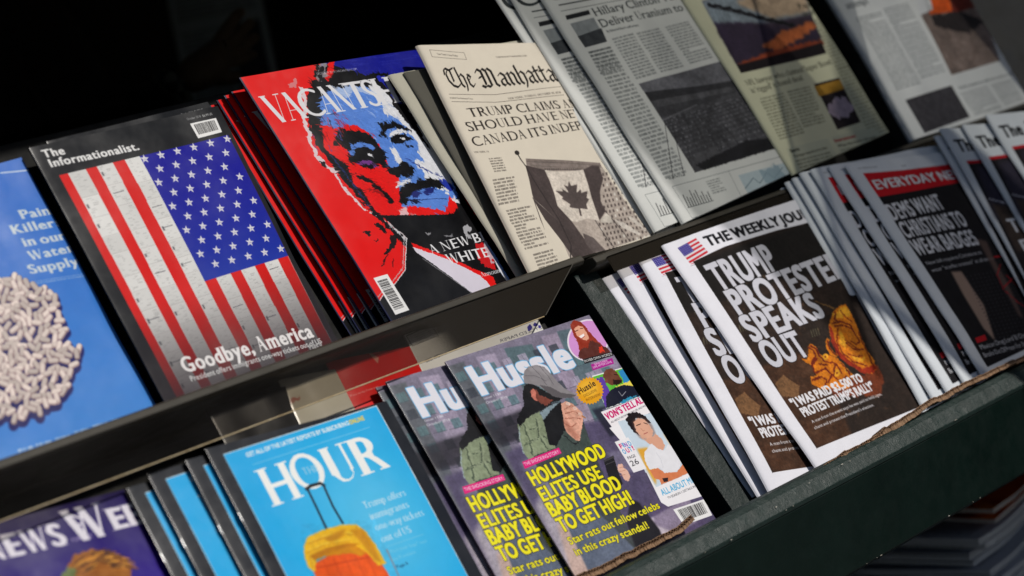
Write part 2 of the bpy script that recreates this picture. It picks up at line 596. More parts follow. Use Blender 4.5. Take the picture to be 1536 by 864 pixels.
class Art:
    def __init__(s, q, px=2900, base=(255, 255, 255)):
        """q: quad entry (tier, n, TL, TR, BR, BL)"""
        t, n = q[0], q[1]
        P = [rk(t, x, u, n) for x, u in q[2:6]]
        w = np.linalg.norm(P[2] - P[3]); h = np.linalg.norm(P[0] - P[3])
        s.W, s.H = int(w * px), int(h * px)
        s.px = px
        s.Hm = homog([photo(p) for p in P], [(0, 0), (s.W, 0), (s.W, s.H), (0, s.H)])
        s.Hi = np.linalg.inv(s.Hm)
        s.img = np.empty((s.H, s.W, 3), np.float32)
        s.img[:] = np.array(base, np.float32) / 255
        s.o = (0, 0, 1)
        s.seed = 1

    def z(s, ox, oy, k):
        s.o = (ox, oy, k); return s

    def tx(s, p):
        if s.o is None:                      # page fractions, v down from the top
            return np.atleast_2d(np.asarray(p, float)) * (s.W, s.H)
        p = np.atleast_2d(np.asarray(p, float))
        return hap(s.Hm, p / s.o[2] + np.array(s.o[:2]))

    def comp(s, m, x0, y0, col, a=1):
        h, w = m.shape
        X0, Y0 = max(x0, 0), max(y0, 0)
        X1, Y1 = min(x0 + w, s.W), min(y0 + h, s.H)
        if X1 <= X0 or Y1 <= Y0:
            return
        mm = m[Y0 - y0:Y1 - y0, X0 - x0:X1 - x0, None] * a
        d = s.img[Y0:Y1, X0:X1]
        if isinstance(col, np.ndarray) and col.ndim == 3:
            c = col[Y0:Y1, X0:X1] if col.shape[:2] == (s.H, s.W) else col[Y0 - y0:Y1 - y0, X0 - x0:X1 - x0]
        else:
            c = np.array(col, np.float32) / 255
        d += (c - d) * mm

    def tpoly(s, polys, col, a=1, rough=0, blur=0, tone=0):
        P = np.concatenate(polys)
        pd = int(abs(rough) * 2 + blur * 2 + 2)
        x0, y0 = np.floor(P.min(0)).astype(int) - pd
        x1, y1 = np.ceil(P.max(0)).astype(int) + pd
        x0, y0 = max(x0, -pd), max(y0, -pd); x1, y1 = min(x1, s.W + pd), min(y1, s.H + pd)
        if x1 <= x0 or y1 <= y0:
            return
        w, h = x1 - x0, y1 - y0
        m = raster([p - (x0, y0) for p in polys], w, h, 3)
        s.seed += 1
        if rough:
            nx = fnoise(h, w, rough * 3.0, s.seed, 3) - .5
            ny = fnoise(h, w, rough * 1.6, s.seed + 500, 3) - .5
            yy, xx = np.mgrid[0:h, 0:w]
            m = m[np.clip((yy + ny * rough * 3.4).astype(int), 0, h - 1), np.clip((xx + nx * rough * 3.4).astype(int), 0, w - 1)]
        if blur:
            m = boxblur(m, blur)
        if tone:
            nz = fnoise(h, w, 14, s.seed + 9, 4) - .5
            c = np.clip(np.array(col, np.float32) / 255 + nz[..., None] * tone / 127, 0, 1)
            s.comp(m, x0, y0, c, a); return
        s.comp(m, x0, y0, col, a)

    def poly(s, pts, col, a=1, rough=0, blur=0, tone=0):
        s.tpoly([s.tx(pts)], col, a, rough, blur, tone)

    def ell(s, cx, cy, rx, ry, col, ang=0, a=1, rough=0, blur=0, tone=0):
        t = np.linspace(0, 2 * math.pi, 36, endpoint=False)
        c, n = math.cos(math.radians(ang)), math.sin(math.radians(ang))
        x, y = rx * np.cos(t), ry * np.sin(t)
        s.poly(np.c_[cx + x * c - y * n, cy + x * n + y * c], col, a, rough, blur, tone)

    def line(s, pts, w, col, a=1, rough=0, taper=False):
        P = s.tx(pts); out = []
        n = len(P) - 1
        for i in range(n):
            d = P[i + 1] - P[i]; L = np.hypot(*d)
            if L < 1e-6:
                continue
            nn = np.array([-d[1], d[0]]) / L
            w0 = w * (1 - i / n * .8) if taper else w; w1 = w * (1 - (i + 1) / n * .8) if taper else w
            e = d / L * w * .25
            out.append(np.array([P[i] - e + nn * w0 / 2, P[i + 1] + e + nn * w1 / 2, P[i + 1] + e - nn * w1 / 2, P[i] - e - nn * w0 / 2]))
        s.tpoly(out, col, a, rough)

    def text(s, st_, x0, y0, x1, y1, h, col, style=SANS, sp=0.0, ol=None, a=1, K=None, ch='cap', shear=0.0):
        """baseline from (x0,y0) to (x1,y1), cap height h, all in the current tracing frame"""
        p0, p1 = s.tx([(x0, y0), (x1, y1)])
        if s.o is None:
            up = np.array([0, -h * s.H])
        else:
            b0 = np.array([x0, y0]) / s.o[2] + np.array(s.o[:2])
            q = hap(s.Hi, p0 + [(0, 0)]).ravel(); q2 = hap(s.Hi, p0 + [0, -20]).ravel()
            up = np.array([0, -20.0]) * (h / s.o[2]) / np.hypot(*(q2 - q))
        ex = p1 - p0
        up = up - ex / max(np.hypot(*ex), 1e-6) * -shear * np.hypot(*up)
        hpx = np.hypot(*up)
        K = K or int(np.clip(hpx * 1.5, 16, 110))
        mk, base = strmask(st_, K, style, sp)
        # shrink source if it is much finer than the target
        hh, ww = mk.shape
        fx = ww / max(np.hypot(*ex), 1); fy = K / max(hpx, 1)
        kx, ky = max(1, int(fx)), max(1, int(fy))
        if kx > 1 or ky > 1:
            mk = np.pad(mk, ((0, (-hh) % ky), (0, (-ww) % kx)))
            mk = mk.reshape(mk.shape[0] // ky, ky, mk.shape[1] // kx, kx).mean((1, 3))
        pd = int((ol[1] if ol else 0) + 3)
        cs = np.array([p0 + up * 1.3, p1 + up * 1.3, p1 - up * .42, p0 - up * .42])
        X0, Y0 = np.floor(cs.min(0)).astype(int) - pd; X1, Y1 = np.ceil(cs.max(0)).astype(int) + pd
        X0, Y0 = max(X0, -pd), max(Y0, -pd); X1, Y1 = min(X1, s.W + pd), min(Y1, s.H + pd)
        if X1 <= X0 or Y1 <= Y0:
            return
        yy, xx = np.mgrid[Y0:Y1, X0:X1] + .5
        Am = np.linalg.inv(np.array([ex, up]).T)
        a_ = Am[0, 0] * (xx - p0[0]) + Am[0, 1] * (yy - p0[1])
        b_ = Am[1, 0] * (xx - p0[0]) + Am[1, 1] * (yy - p0[1])
        sx = a_ * ww / kx - .5; sy = (base - b_ * K) / ky - .5
        H2, W2 = mk.shape
        mk = np.pad(mk, 1)
        sx = np.clip(sx + 1, 0, W2 + .999); sy = np.clip(sy + 1, 0, H2 + .999)
        ix, iy = sx.astype(int), sy.astype(int); gx, gy = sx - ix, sy - iy
        ix2, iy2 = np.minimum(ix + 1, W2 + 1), np.minimum(iy + 1, H2 + 1)
        v = mk[iy, ix] * (1 - gx) * (1 - gy) + mk[iy, ix2] * gx * (1 - gy) + mk[iy2, ix] * (1 - gx) * gy + mk[iy2, ix2] * gx * gy
        v = v.astype(np.float32)
        if ol:
            s.comp(dil(np.pad(v, 0), ol[1]), X0, Y0, ol[0], a)
        s.comp(v, X0, Y0, col, a)

    def body(s, quad, n, col=(60, 60, 60), a=.8, seed=3, ragged=0.0, fill=.62):
        """a column of unreadable small type"""
        TL, TR, BR, BLc = s.tx(quad)
        w = int(np.hypot(*(TR - TL))); h = int(np.hypot(*(BLc - TL)))
        rng = np.random.default_rng(seed)
        lh = h / n
        m = np.zeros((h, w), np.float32)
        for i in range(n):
            y0 = int(i * lh); y1 = max(y0 + 1, int(i * lh + lh * fill))
            r = rng.random()
            if r < .07:
                end = w * rng.uniform(.3, .8)
            else:
                end = w * (1 - ragged * rng.random())
            x = 0.0 if r > .1 else w * .04
            row = np.zeros(w, np.float32)
            while x < end:
                L = int(rng.integers(2, 9) * lh * .34)
                xe = min(int(x + L), int(end))
                k = xe - int(x)
                if k > 0:
                    row[int(x):xe] = rng.uniform(.35, 1, k)
                x += L + lh * .30
            hh = y1 - y0
            blk = row[None].repeat(hh, 0) * rng.uniform(.55, 1, (hh, w))
            m[y0:y1] = blk[:max(0, min(hh, h - y0))]
        # place along the quad (affine)
        X0, Y0 = np.floor(np.min([TL, TR, BR, BLc], 0)).astype(int); X1, Y1 = np.ceil(np.max([TL, TR, BR, BLc], 0)).astype(int)
        X0, Y0 = max(X0, 0), max(Y0, 0); X1, Y1 = min(X1, s.W), min(Y1, s.H)
        if X1 <= X0 or Y1 <= Y0:
            return
        yy, xx = np.mgrid[Y0:Y1, X0:X1] + .5
        Am = np.linalg.inv(np.array([TR - TL, BLc - TL]).T)
        u = Am[0, 0] * (xx - TL[0]) + Am[0, 1] * (yy - TL[1]); v = Am[1, 0] * (xx - TL[0]) + Am[1, 1] * (yy - TL[1])
        ok = (u >= 0) & (u < 1) & (v >= 0) & (v < 1)
        g = m[np.clip((v * h).astype(int), 0, h - 1), np.clip((u * w).astype(int), 0, w - 1)] * ok
        s.comp(g.astype(np.float32), X0, Y0, col, a)

    def bars(s, quad, n=34, seed=5, dark=(25, 25, 25), horiz=False, inset=.07, pad=(240, 240, 240)):
        """barcode: white patch with dark bars"""
        if pad:
            s.poly(quad, pad)
        q = np.array(quad, float)
        H = homog([(0, 0), (1, 0), (1, 1), (0, 1)], q)
        rng = np.random.default_rng(seed)
        x = inset + .03
        while x < 1 - inset - .03:
            w = rng.choice([.008, .014, .022])
            if horiz:
                r = [(.12, x), (.80, x), (.80, x + w), (.12, x + w)]
            else:
                r = [(x, .10), (x + w, .10), (x + w, .78), (x, .78)]
            s.poly(hap(H, r), dark)
            x += w + rng.choice([.008, .014, .02])

    def grad(s, mask, c0, c1, a=1):
        c = (np.array(c0, np.float32) * (1 - mask[..., None]) + np.array(c1, np.float32) * mask[..., None]) / 255
        s.img += (c - s.img) * a

    def speck(s, amp=.02, cell=2, seed=2):
        s.img *= 1 + (fnoise(s.H, s.W, cell, seed, 2)[..., None] - .5) * amp * 2

    def photo_noise(s, quad, cell, amp, seed=1):
        """mottled photographic texture over part of the page"""
        P = s.tx(quad)
        m = raster([P], s.W, s.H, 1)
        nz = fnoise(s.H, s.W, cell, seed, 4) - .5
        s.img += (nz * m * amp)[..., None]

    def photoize(s, quad=None, blur=1, a1=.10, a2=.07, cells=(42, 6)):
        """soften the drawn shapes and mottle them like a printed photograph"""
        m = raster([s.tx(quad)], s.W, s.H, 1) if quad is not None else np.ones((s.H, s.W), np.float32)
        b = boxblur(s.img, blur) if blur else s.img
        s.seed += 3
        n = 1 + (fnoise(s.H, s.W, cells[0], s.seed, 3) - .5) * 2 * a1 + (fnoise(s.H, s.W, cells[1], s.seed + 1, 3) - .5) * 2 * a2
        s.img += (b * n[..., None] - s.img) * m[..., None]

    def brushify(s, quad, n, L, w, ang, seed=1, jit=.5, var=.06):
        """restate the picture as short brush strokes in its own colours"""
        m = raster([s.tx(quad)], s.W, s.H, 1)
        ys, xs = np.nonzero(m > .5)
        rng = np.random.default_rng(seed)
        src = s.img.copy()
        fa = fnoise(s.H, s.W, 120, seed + 5, 2) * 3.2
        for k in rng.integers(0, len(ys), n):
            x, y = xs[k], ys[k]
            a = math.radians(ang) + (fa[y, x] - 1.6) + rng.uniform(-jit, jit)
            l = L * rng.uniform(.4, 1.2); ww = w * rng.uniform(.4, 1.1)
            dx, dy = math.cos(a) * l, math.sin(a) * l
            bx, by = math.sin(a) * l * .12, -math.cos(a) * l * .12
            c = np.clip(src[y, x] * (1 + rng.uniform(-var, var)) + rng.uniform(-.015, .015), 0, 1) * 255
            P = [(x - dx / 2, y - dy / 2), (x + bx, y + by), (x + dx / 2, y + dy / 2)]
            px_, py_ = -math.sin(a) * ww / 2, math.cos(a) * ww / 2
            s.tpoly([np.array([P[0], (P[1][0] + px_, P[1][1] + py_), P[2], (P[1][0] - px_, P[1][1] - py_)])], tuple(c), a=.9)

    def material(s, name, gloss=True, news=False, white=0.84, spec=.30):
        im = bpy.data.images.new(name, s.W, s.H)
        px = np.ones((s.H, s.W, 4), np.float32)
        px[..., :3] = np.clip(s.img, 0, 1)[::-1]
        im.pixels.foreach_set(px.ravel())
        im.update()
        im.pack()
        m = NT(name)
        uv = m.n('ShaderNodeUVMap'); uv.uv_map = 'print'
        ti = m.n('ShaderNodeTexImage'); ti.image = im; ti.extension = 'EXTEND'; ti.interpolation = 'Linear'
        m.l(uv.outputs[0], ti.inputs[0])
        mx = m.n('ShaderNodeMix', data_type='RGBA', blend_type='MULTIPLY')
        mx.inputs[0].default_value = 1
        m.l(ti.outputs[0], mx.inputs[6])
        f = m.noise(55, 4, .6)
        m.l(m.ramp(f, [(0.3, (white * .95,) * 3), (0.7, (white,) * 3)]), mx.inputs[7])
        m.l(mx.outputs[2], m.b.inputs['Base Color'])
        if gloss:
            m.l(m.ramp(m.noise(22, 4), [(.3, (.15,) * 3), (.7, (.25,) * 3)]), m.b.inputs['Roughness'])
            m.b.inputs['Specular IOR Level'].default_value = spec
            m.bump(m.noise(13, 3, .45), .3, .0028)
        else:
            m.b.inputs['Roughness'].default_value = .88
            m.b.inputs['Specular IOR Level'].default_value = .2
            p = m.bump(m.noise(24, 4, .5), .35, .0025)
            m.bump(m.noise(700, 3, .6), .25, .0004, p)
        return m.m

# ------------------------------------------------------------------ where each thing stands: board (0 upper, 1 lower), height off the board, corners top-left, top-right, bottom-right, bottom-left in metres
Q = {
    'blue': (0, -0.0120, (-0.2166, 0.2619), (-0.0047, 0.2662), (0.0009, -0.0087), (-0.2110, -0.0130)),
    'info': (0, 0.0000, (-0.0011, 0.2687), (0.2191, 0.2655), (0.2093, -0.0087), (0.0026, -0.0107)),
    'infob': (0, -0.0060, (0.0233, 0.2729), (0.2153, 0.2743), (0.2174, -0.0037), (0.0254, -0.0051)),
    'vac': (0, 0.0160, (0.2464, 0.2823), (0.5018, 0.2658), (0.4739, -0.0033), (0.2692, -0.0035)),
    'vac1': (0, -0.0020, (0.2444, 0.2773), (0.5202, 0.2665), (0.4656, -0.0021), (0.2695, -0.0013)),
    'vac2': (0, -0.0065, (0.2375, 0.2768), (0.5112, 0.2660), (0.4554, -0.0017), (0.2604, -0.0009)),
    'vac3': (0, -0.0110, (0.2302, 0.2757), (0.5022, 0.2655), (0.4457, -0.0006), (0.2518, 0.0002)),
    'vac4': (0, -0.0155, (0.2225, 0.2738), (0.4932, 0.2651), (0.4361, 0.0004), (0.2433, 0.0012)),
    'fold': (0, 0.0280, (0.4161, 0.2432), (0.6270, 0.2287), (0.6301, -0.0054), (0.4378, -0.0043)),
    'fold2': (0, 0.0320, (0.4334, 0.2404), (0.6356, 0.2229), (0.6347, -0.0062), (0.4440, -0.0049)),
    'man': (0, 0.0440, (0.4577, 0.2614), (0.6806, 0.2187), (0.6769, -0.0161), (0.4399, -0.0061)),
    'man2': (0, 0.0370, (0.4820, 0.2471), (0.6922, 0.2382), (0.6918, -0.0179), (0.4574, -0.0042)),
    'hilA': (0, 0.0580, (0.6453, 0.3347), (0.9147, 0.3520), (0.9372, 0.0027), (0.6677, -0.0146)),
    'hilB': (0, 0.0520, (0.6104, 0.3377), (0.8801, 0.3513), (0.8976, 0.0017), (0.6280, -0.0118)),
    'hilC': (0, 0.0460, (0.5947, 0.3387), (0.8636, 0.3631), (0.8952, 0.0145), (0.6263, -0.0098)),
    'nfl': (0, 0.0620, (0.8549, 0.3244), (1.0596, 0.3353), (1.0770, 0.0057), (0.8723, -0.0051)),
    'rt': (0, 0.0550, (1.1329, 0.3182), (1.4028, 0.3113), (1.3945, -0.0186), (1.1246, -0.0117)),
    'newsw': (1, 0.0160, (-0.2736, 0.2636), (-0.1023, 0.2460), (-0.1149, 0.0075), (-0.2796, 0.0339)),
    'hour0': (1, 0.0380, (-0.0254, 0.2469), (0.1777, 0.2284), (0.1540, -0.0325), (-0.0492, -0.0140)),
    'hour1': (1, 0.0330, (-0.0457, 0.2454), (0.1575, 0.2277), (0.1348, -0.0333), (-0.0685, -0.0156)),
    'hour2': (1, 0.0280, (-0.0824, 0.2479), (0.1209, 0.2315), (0.0998, -0.0296), (-0.1035, -0.0132)),
    'hour3': (1, 0.0230, (-0.1038, 0.2445), (0.0996, 0.2289), (0.0795, -0.0323), (-0.1239, -0.0167)),
    'hus': (1, 0.0360, (0.2680, 0.2443), (0.4702, 0.2363), (0.4567, -0.0082), (0.2567, -0.0088)),
    'hus2': (1, 0.0290, (0.1975, 0.2489), (0.4039, 0.2333), (0.3845, -0.0234), (0.1781, -0.0078)),
    'hus3': (1, 0.0230, (0.1885, 0.2488), (0.3949, 0.2337), (0.3760, -0.0230), (0.1696, -0.0079)),
    'twj': (1, 0.0520, (0.6072, 0.2741), (0.8630, 0.2708), (0.8397, -0.0055), (0.6069, -0.0087)),
    'twj2': (1, 0.0430, (0.5742, 0.2767), (0.8071, 0.2455), (0.7689, -0.0397), (0.5360, -0.0085)),
    'twj3': (1, 0.0330, (0.5493, 0.2795), (0.7838, 0.2635), (0.7642, -0.0237), (0.5298, -0.0077)),
    'twj4': (1, 0.0240, (0.5312, 0.2721), (0.7662, 0.2743), (0.7688, 0.0014), (0.5338, -0.0008)),
    'ev0': (1, 0.0850, (0.9134, 0.2785), (1.1466, 0.2433), (1.1195, -0.0322), (0.8898, -0.0070)),
    'ev1': (1, 0.0785, (0.8949, 0.2861), (1.1285, 0.2605), (1.0966, -0.0304), (0.8630, -0.0048)),
    'ev2': (1, 0.0720, (0.8722, 0.2918), (1.1055, 0.2635), (1.0695, -0.0326), (0.8363, -0.0043)),
    'ev3': (1, 0.0655, (0.8610, 0.2947), (1.0935, 0.2604), (1.0497, -0.0361), (0.8172, -0.0018)),
    'ev4': (1, 0.0590, (0.8527, 0.2940), (1.0844, 0.2547), (1.0346, -0.0393), (0.8029, 0.0000)),
    'ev5': (1, 0.0525, (0.8460, 0.2947), (1.0759, 0.2460), (1.0129, -0.0511), (0.7830, -0.0024)),
    'ev6': (1, 0.0460, (0.8421, 0.2919), (1.0714, 0.2406), (1.0060, -0.0519), (0.7767, -0.0006)),
    'the0': (1, 0.1100, (1.1757, 0.2695), (1.4076, 0.2319), (1.3596, -0.0642), (1.1277, -0.0266)),
    'the1': (1, 0.1040, (1.1302, 0.2696), (1.3612, 0.2267), (1.3064, -0.0683), (1.0754, -0.0253)),
    'the2': (1, 0.0980, (1.0947, 0.2766), (1.3246, 0.2279), (1.2625, -0.0655), (1.0326, -0.0169)),
    'the3': (1, 0.0920, (1.0854, 0.2723), (1.3154, 0.2242), (1.2540, -0.0694), (1.0240, -0.0213)),
    'backw': (1, 0.0120, (0.2645, 0.2934), (0.4308, 0.2695), (0.3895, -0.0176), (0.2232, 0.0063)),
    'backr': (1, 0.0120, (0.1632, 0.2927), (0.2622, 0.2789), (0.2224, -0.0083), (0.1234, 0.0054)),
    'backg': (1, 0.0120, (0.1035, 0.2921), (0.1678, 0.2829), (0.1270, -0.0042), (0.0626, 0.0050)),
    'backb': (1, 0.0120, (0.0184, 0.2901), (0.1181, 0.2829), (0.0972, -0.0063), (-0.0025, 0.0009)),
}

# ------------------------------------------------------------------ the printed covers
MT = {}
COND = ('sans', .061, 0, 0, 0)
DID2 = ('serif', .045, .06, 1, .10)
ORN_ = ('serif', .105, .08, 1, .10)
random.seed(4)


def star(cx, cy, r, rot=0):
    return [(cx + (r if k % 2 == 0 else r * .40) * math.sin(rot + k * math.pi / 5), cy - (r if k % 2 == 0 else r * .40) * math.cos(rot + k * math.pi / 5)) for k in range(10)]


def small_flag(A, quad):
    """little flag of the weekly paper: striped field, starred canton"""
    H = homog([(0, 0), (1, 0), (1, 1), (0, 1)], quad)
    A.poly(quad, (225, 222, 228))
    for k in range(0, 9, 2):
        A.poly(hap(H, [(0, k / 9), (1, k / 9), (1, (k + 1) / 9), (0, (k + 1) / 9)]), (205, 40, 55))
    A.poly(hap(H, [(0, 0), (.52, 0), (.52, .56), (0, .56)]), (60, 50, 140))
    for i in range(5):
        for j in range(5):
            A.poly(hap(H, star(.06 + i * .10, .06 + j * .11, .035)), (200, 200, 225))


def art_blue():
    A = Art(Q['blue'], 2300, (48, 108, 200))
    yy = np.linspace(0, 1, A.H)[:, None].repeat(A.W, 1); xx = np.linspace(0, 1, A.W)[None].repeat(A.H, 0)
    A.grad(np.clip(yy * 1.1 - .1 + (fnoise(A.H, A.W, 200, 3) - .5) * .3, 0, 1), (45, 110, 205), (70, 140, 220))
    A.z(0, 220, 3.323)
    A.line([(5, 128), (140, 115)], 3, (200, 215, 235))
    for t, x0, y0, x1, y1, h in (("Pain", 105, 362, 262, 335, 50), ("Killers", 62, 438, 318, 392, 50), ("in our", 118, 500, 335, 462, 50), ("Water", 152, 568, 378, 522, 50), ("Supply", 150, 636, 400, 590, 50)):
        A.text(t, x0, y0, x1, y1, h, (200, 212, 222), SERIFB)
    A.body([(165, 672), (420, 632), (428, 652), (173, 692)], 2, (205, 215, 235), .7)
    # heap of capsules in an egg shape
    A.z(0, 430, 1.99)
    rng = random.Random(8)
    cx, cy, rx, ry = 10, 185, 205, 212
    pills = []
    for k in range(2600):
        a = rng.random() * 6.28; r = math.sqrt(rng.random())
        x, y = cx + rx * r * math.cos(a) + 20 * (r), cy + ry * r * math.sin(a)
        if y < cy and abs(x - cx) > rx * (1 - (cy - y) / ry * .35):
            continue
        if all((x - p[0]) ** 2 + (y - p[1]) ** 2 > 15.5 ** 2 for p in pills):
            pills.append((x, y, rng.random() * 180))
    for x, y, g in pills:
        A.ell(x - 1, y + 12, 25, 17, (24, 22, 92), g, .95, blur=1)
    for x, y, g in sorted(pills, key=lambda p: p[1]):
        c, s_ = math.cos(math.radians(g)), math.sin(math.radians(g))
        P = []
        for k in range(18):
            t = 2 * math.pi * k / 18
            P.append((math.cos(t) * 9.3 + (8.8 if math.cos(t) > 0 else -8.8), math.sin(t) * 9.3))
        sh = rng.uniform(.8, 1)
        A.poly([(x + px * c - py * s_, y + px * s_ + py * c) for px, py in P], tuple(v * sh for v in (172, 146, 146)))
        A.poly([(x - 1 + px * c * .86 - py * s_ * .7, y - 2.5 + px * s_ * .86 + py * c * .7) for px, py in P], tuple(v * sh for v in (240, 224, 216)))
    for i, (x, y) in enumerate(((55, 505), (110, 488), (168, 470), (225, 450), (280, 432), (338, 415), (392, 398))):
        A.body([(x - 5, y - 18), (x + 42, y - 30), (x + 50, y + 8), (x + 4, y + 20)], 3, (214, 226, 246), 1, seed=i, fill=.72)
    MT['blue'] = A.material('cover_print_blue')


def art_info():
    A = Art(Q['info'], 3000, (24, 26, 30))
    u = lambda p: A.tx([p])[0]
    A.z(0, 130, 2.4675)
    A.grad(np.linspace(0, 1, A.H)[:, None].repeat(A.W, 1), (27, 29, 33), (34, 34, 36), 1)
    # flag: stripes run down the page, built from boarding tickets
    top = [u(p) for p in ((218, 325), (250, 316), (315, 301), (357, 291), (415, 277), (462, 266), (518, 258), (835, 195))]
    y0 = top[0][1] + 2
    bot = A.H * .985
    xs = [t[0] for t in top]
    xl, xr = xs[0], A.W * .975
    yc = u((768, 718))[1]; xc = u((560, 330))[0]
    bounds = [xs[0], xs[1] + 4]
    edges = xs[:7]
    sw_ = (xs[6] - xs[4])
    e2 = [xs[6]]
    while e2[-1] < xr:
        e2.append(e2[-1] + sw_ * .44); e2.append(e2[-1] + sw_ * .56)
    A.o = None
    def R(x0, y0_, x1, y1, c, **k):
        A.tpoly([np.array([(x0, y0_), (x1, y0_), (x1, y1), (x0, y1)])], c, **k)
    R(xl, y0, xr, bot, (218, 28, 24))
    rng = random.Random(2)
    def ticket(x0, x1, ya, yb):
        R(x0, ya, x1, yb, (222, 220, 218))
        y = ya
        W_ = x1 - x0
        while y < yb:
            L = rng.uniform(48, 80)
            ye = min(y + L, yb)
            j = rng.uniform(-1.5, 1.5)
            c = rng.uniform(212, 228)
            R(x0 + j, y, x1 + j, ye - 1.5, (c, c, c - 2))
            R(x0 + W_ * .05, ye - 3.0, x1 - W_ * .05, ye - 2.0, (140, 138, 138), a=.6)
            for q in range(int(L / 5)):
                yy = y + 4 + q * 5
                if yy > ye - 6:
                    break
                xx = x0 + W_ * rng.choice([.12, .2, .45, .6])
                ww = W_ * rng.uniform(.08, .35)
                R(xx, yy, xx + ww, yy + rng.uniform(1.2, 2.8), (rng.choice([140, 165, 180]),) * 3, a=.5)
            if rng.random() < .5:
                R(x0 + W_ * .06, y + L * .3, x0 + W_ * .18, y + L * .50, (70, 70, 76), a=.7)
            if rng.random() < .3:
                R(x0 + W_ * .1, y + L * .35, x1 - W_ * .2, y + L * .38, (60, 60, 70), a=.75)
            y = ye
    for a_, b_ in ((edges[1], edges[2]), (edges[3], edges[4]), (edges[5], edges[6])):
        ticket(a_, b_, y0, bot)
    for k in range(1, len(e2) - 1, 2):
        ticket(e2[k], min(e2[k + 1], xr), yc, bot)
    R(edges[6], y0, xr, yc, (26, 24, 150))
    A.z(0, 130, 2.4675)
    ya = y0; h = yc - y0
    nz = np.linspace(0, 1, A.H)[:, None].repeat(A.W, 1)
    m = np.zeros((A.H, A.W), np.float32); m[int(y0):int(yc), int(edges[6]):int(xr)] = 1
    A.img += (m * np.clip((nz * A.H - y0) / h, 0, 1) ** 1.5)[..., None] * np.array([.02, .12, .06])
    def inside(p):
        t = u(p)
        return edges[6] + 9 < t[0] < xr - 6 and y0 + 6 < t[1] < yc - 8
    for i in range(-12, 14):
        for j in range(-3, 14):
            p = (597 + i * 61 + j * -5, 252 + i * -14.5 + j * 51.5 + (i * 0))
            if inside(p):
                t = u(p)
                A.tpoly([np.array(star(t[0], t[1], 14.5, .25 + rng.uniform(-.1, .1)))], (222, 220, 228))
                A.tpoly([np.array([(t[0], t[1] - 1), (t[0] + 7, t[1] + 2), (t[0] - 4, t[1] + 4)])], (150, 150, 175), a=.7)
    # the flag print sinks into the dark page at its foot and left edge
    yy, xx = np.mgrid[0:A.H, 0:A.W]
    f = np.clip((yy - A.H * .60) / (A.H * .34), 0, 1) ** 1.1 * .80
    f = np.maximum(f, np.clip((xl + 10 - xx) / 12, 0, 1) * 0)
    A.img += (np.array((46, 40, 44), np.float32) / 255 - A.img) * f[..., None]
    A.text("The", 165, 262, 246, 247, 31, (232, 232, 232), HEAVY)
    A.text("Informationalist.", 190, 297, 519, 231, 31, (232, 232, 232), HEAVY)
    A.bars([(705, 135), (800, 115), (822, 168), (735, 190)], 30, 3)
    A.text("October 2018", 696, 122, 746, 112, 9, (200, 200, 200), SANS)
    A.text("$6.99 US", 752, 111, 788, 103, 9, (200, 200, 200), BOLD)
    A.z(300, 460, 2.138)
    A.z(0, 430, 1.99)
    A.text("Goodbye, America", 553, 258, 940, 150, 50, (235, 232, 232), ('serif', .075, .05, 1, .08))
    A.text("President offers immigrants one-way tickets out of US", 572, 283, 962, 168, 17, (205, 205, 205), BOLD)
    A.text("Page 8", 925, 188, 962, 176, 14, (190, 190, 190), BOLD)
    MT['info'] = A.material('cover_print_informationalist', spec=.22)


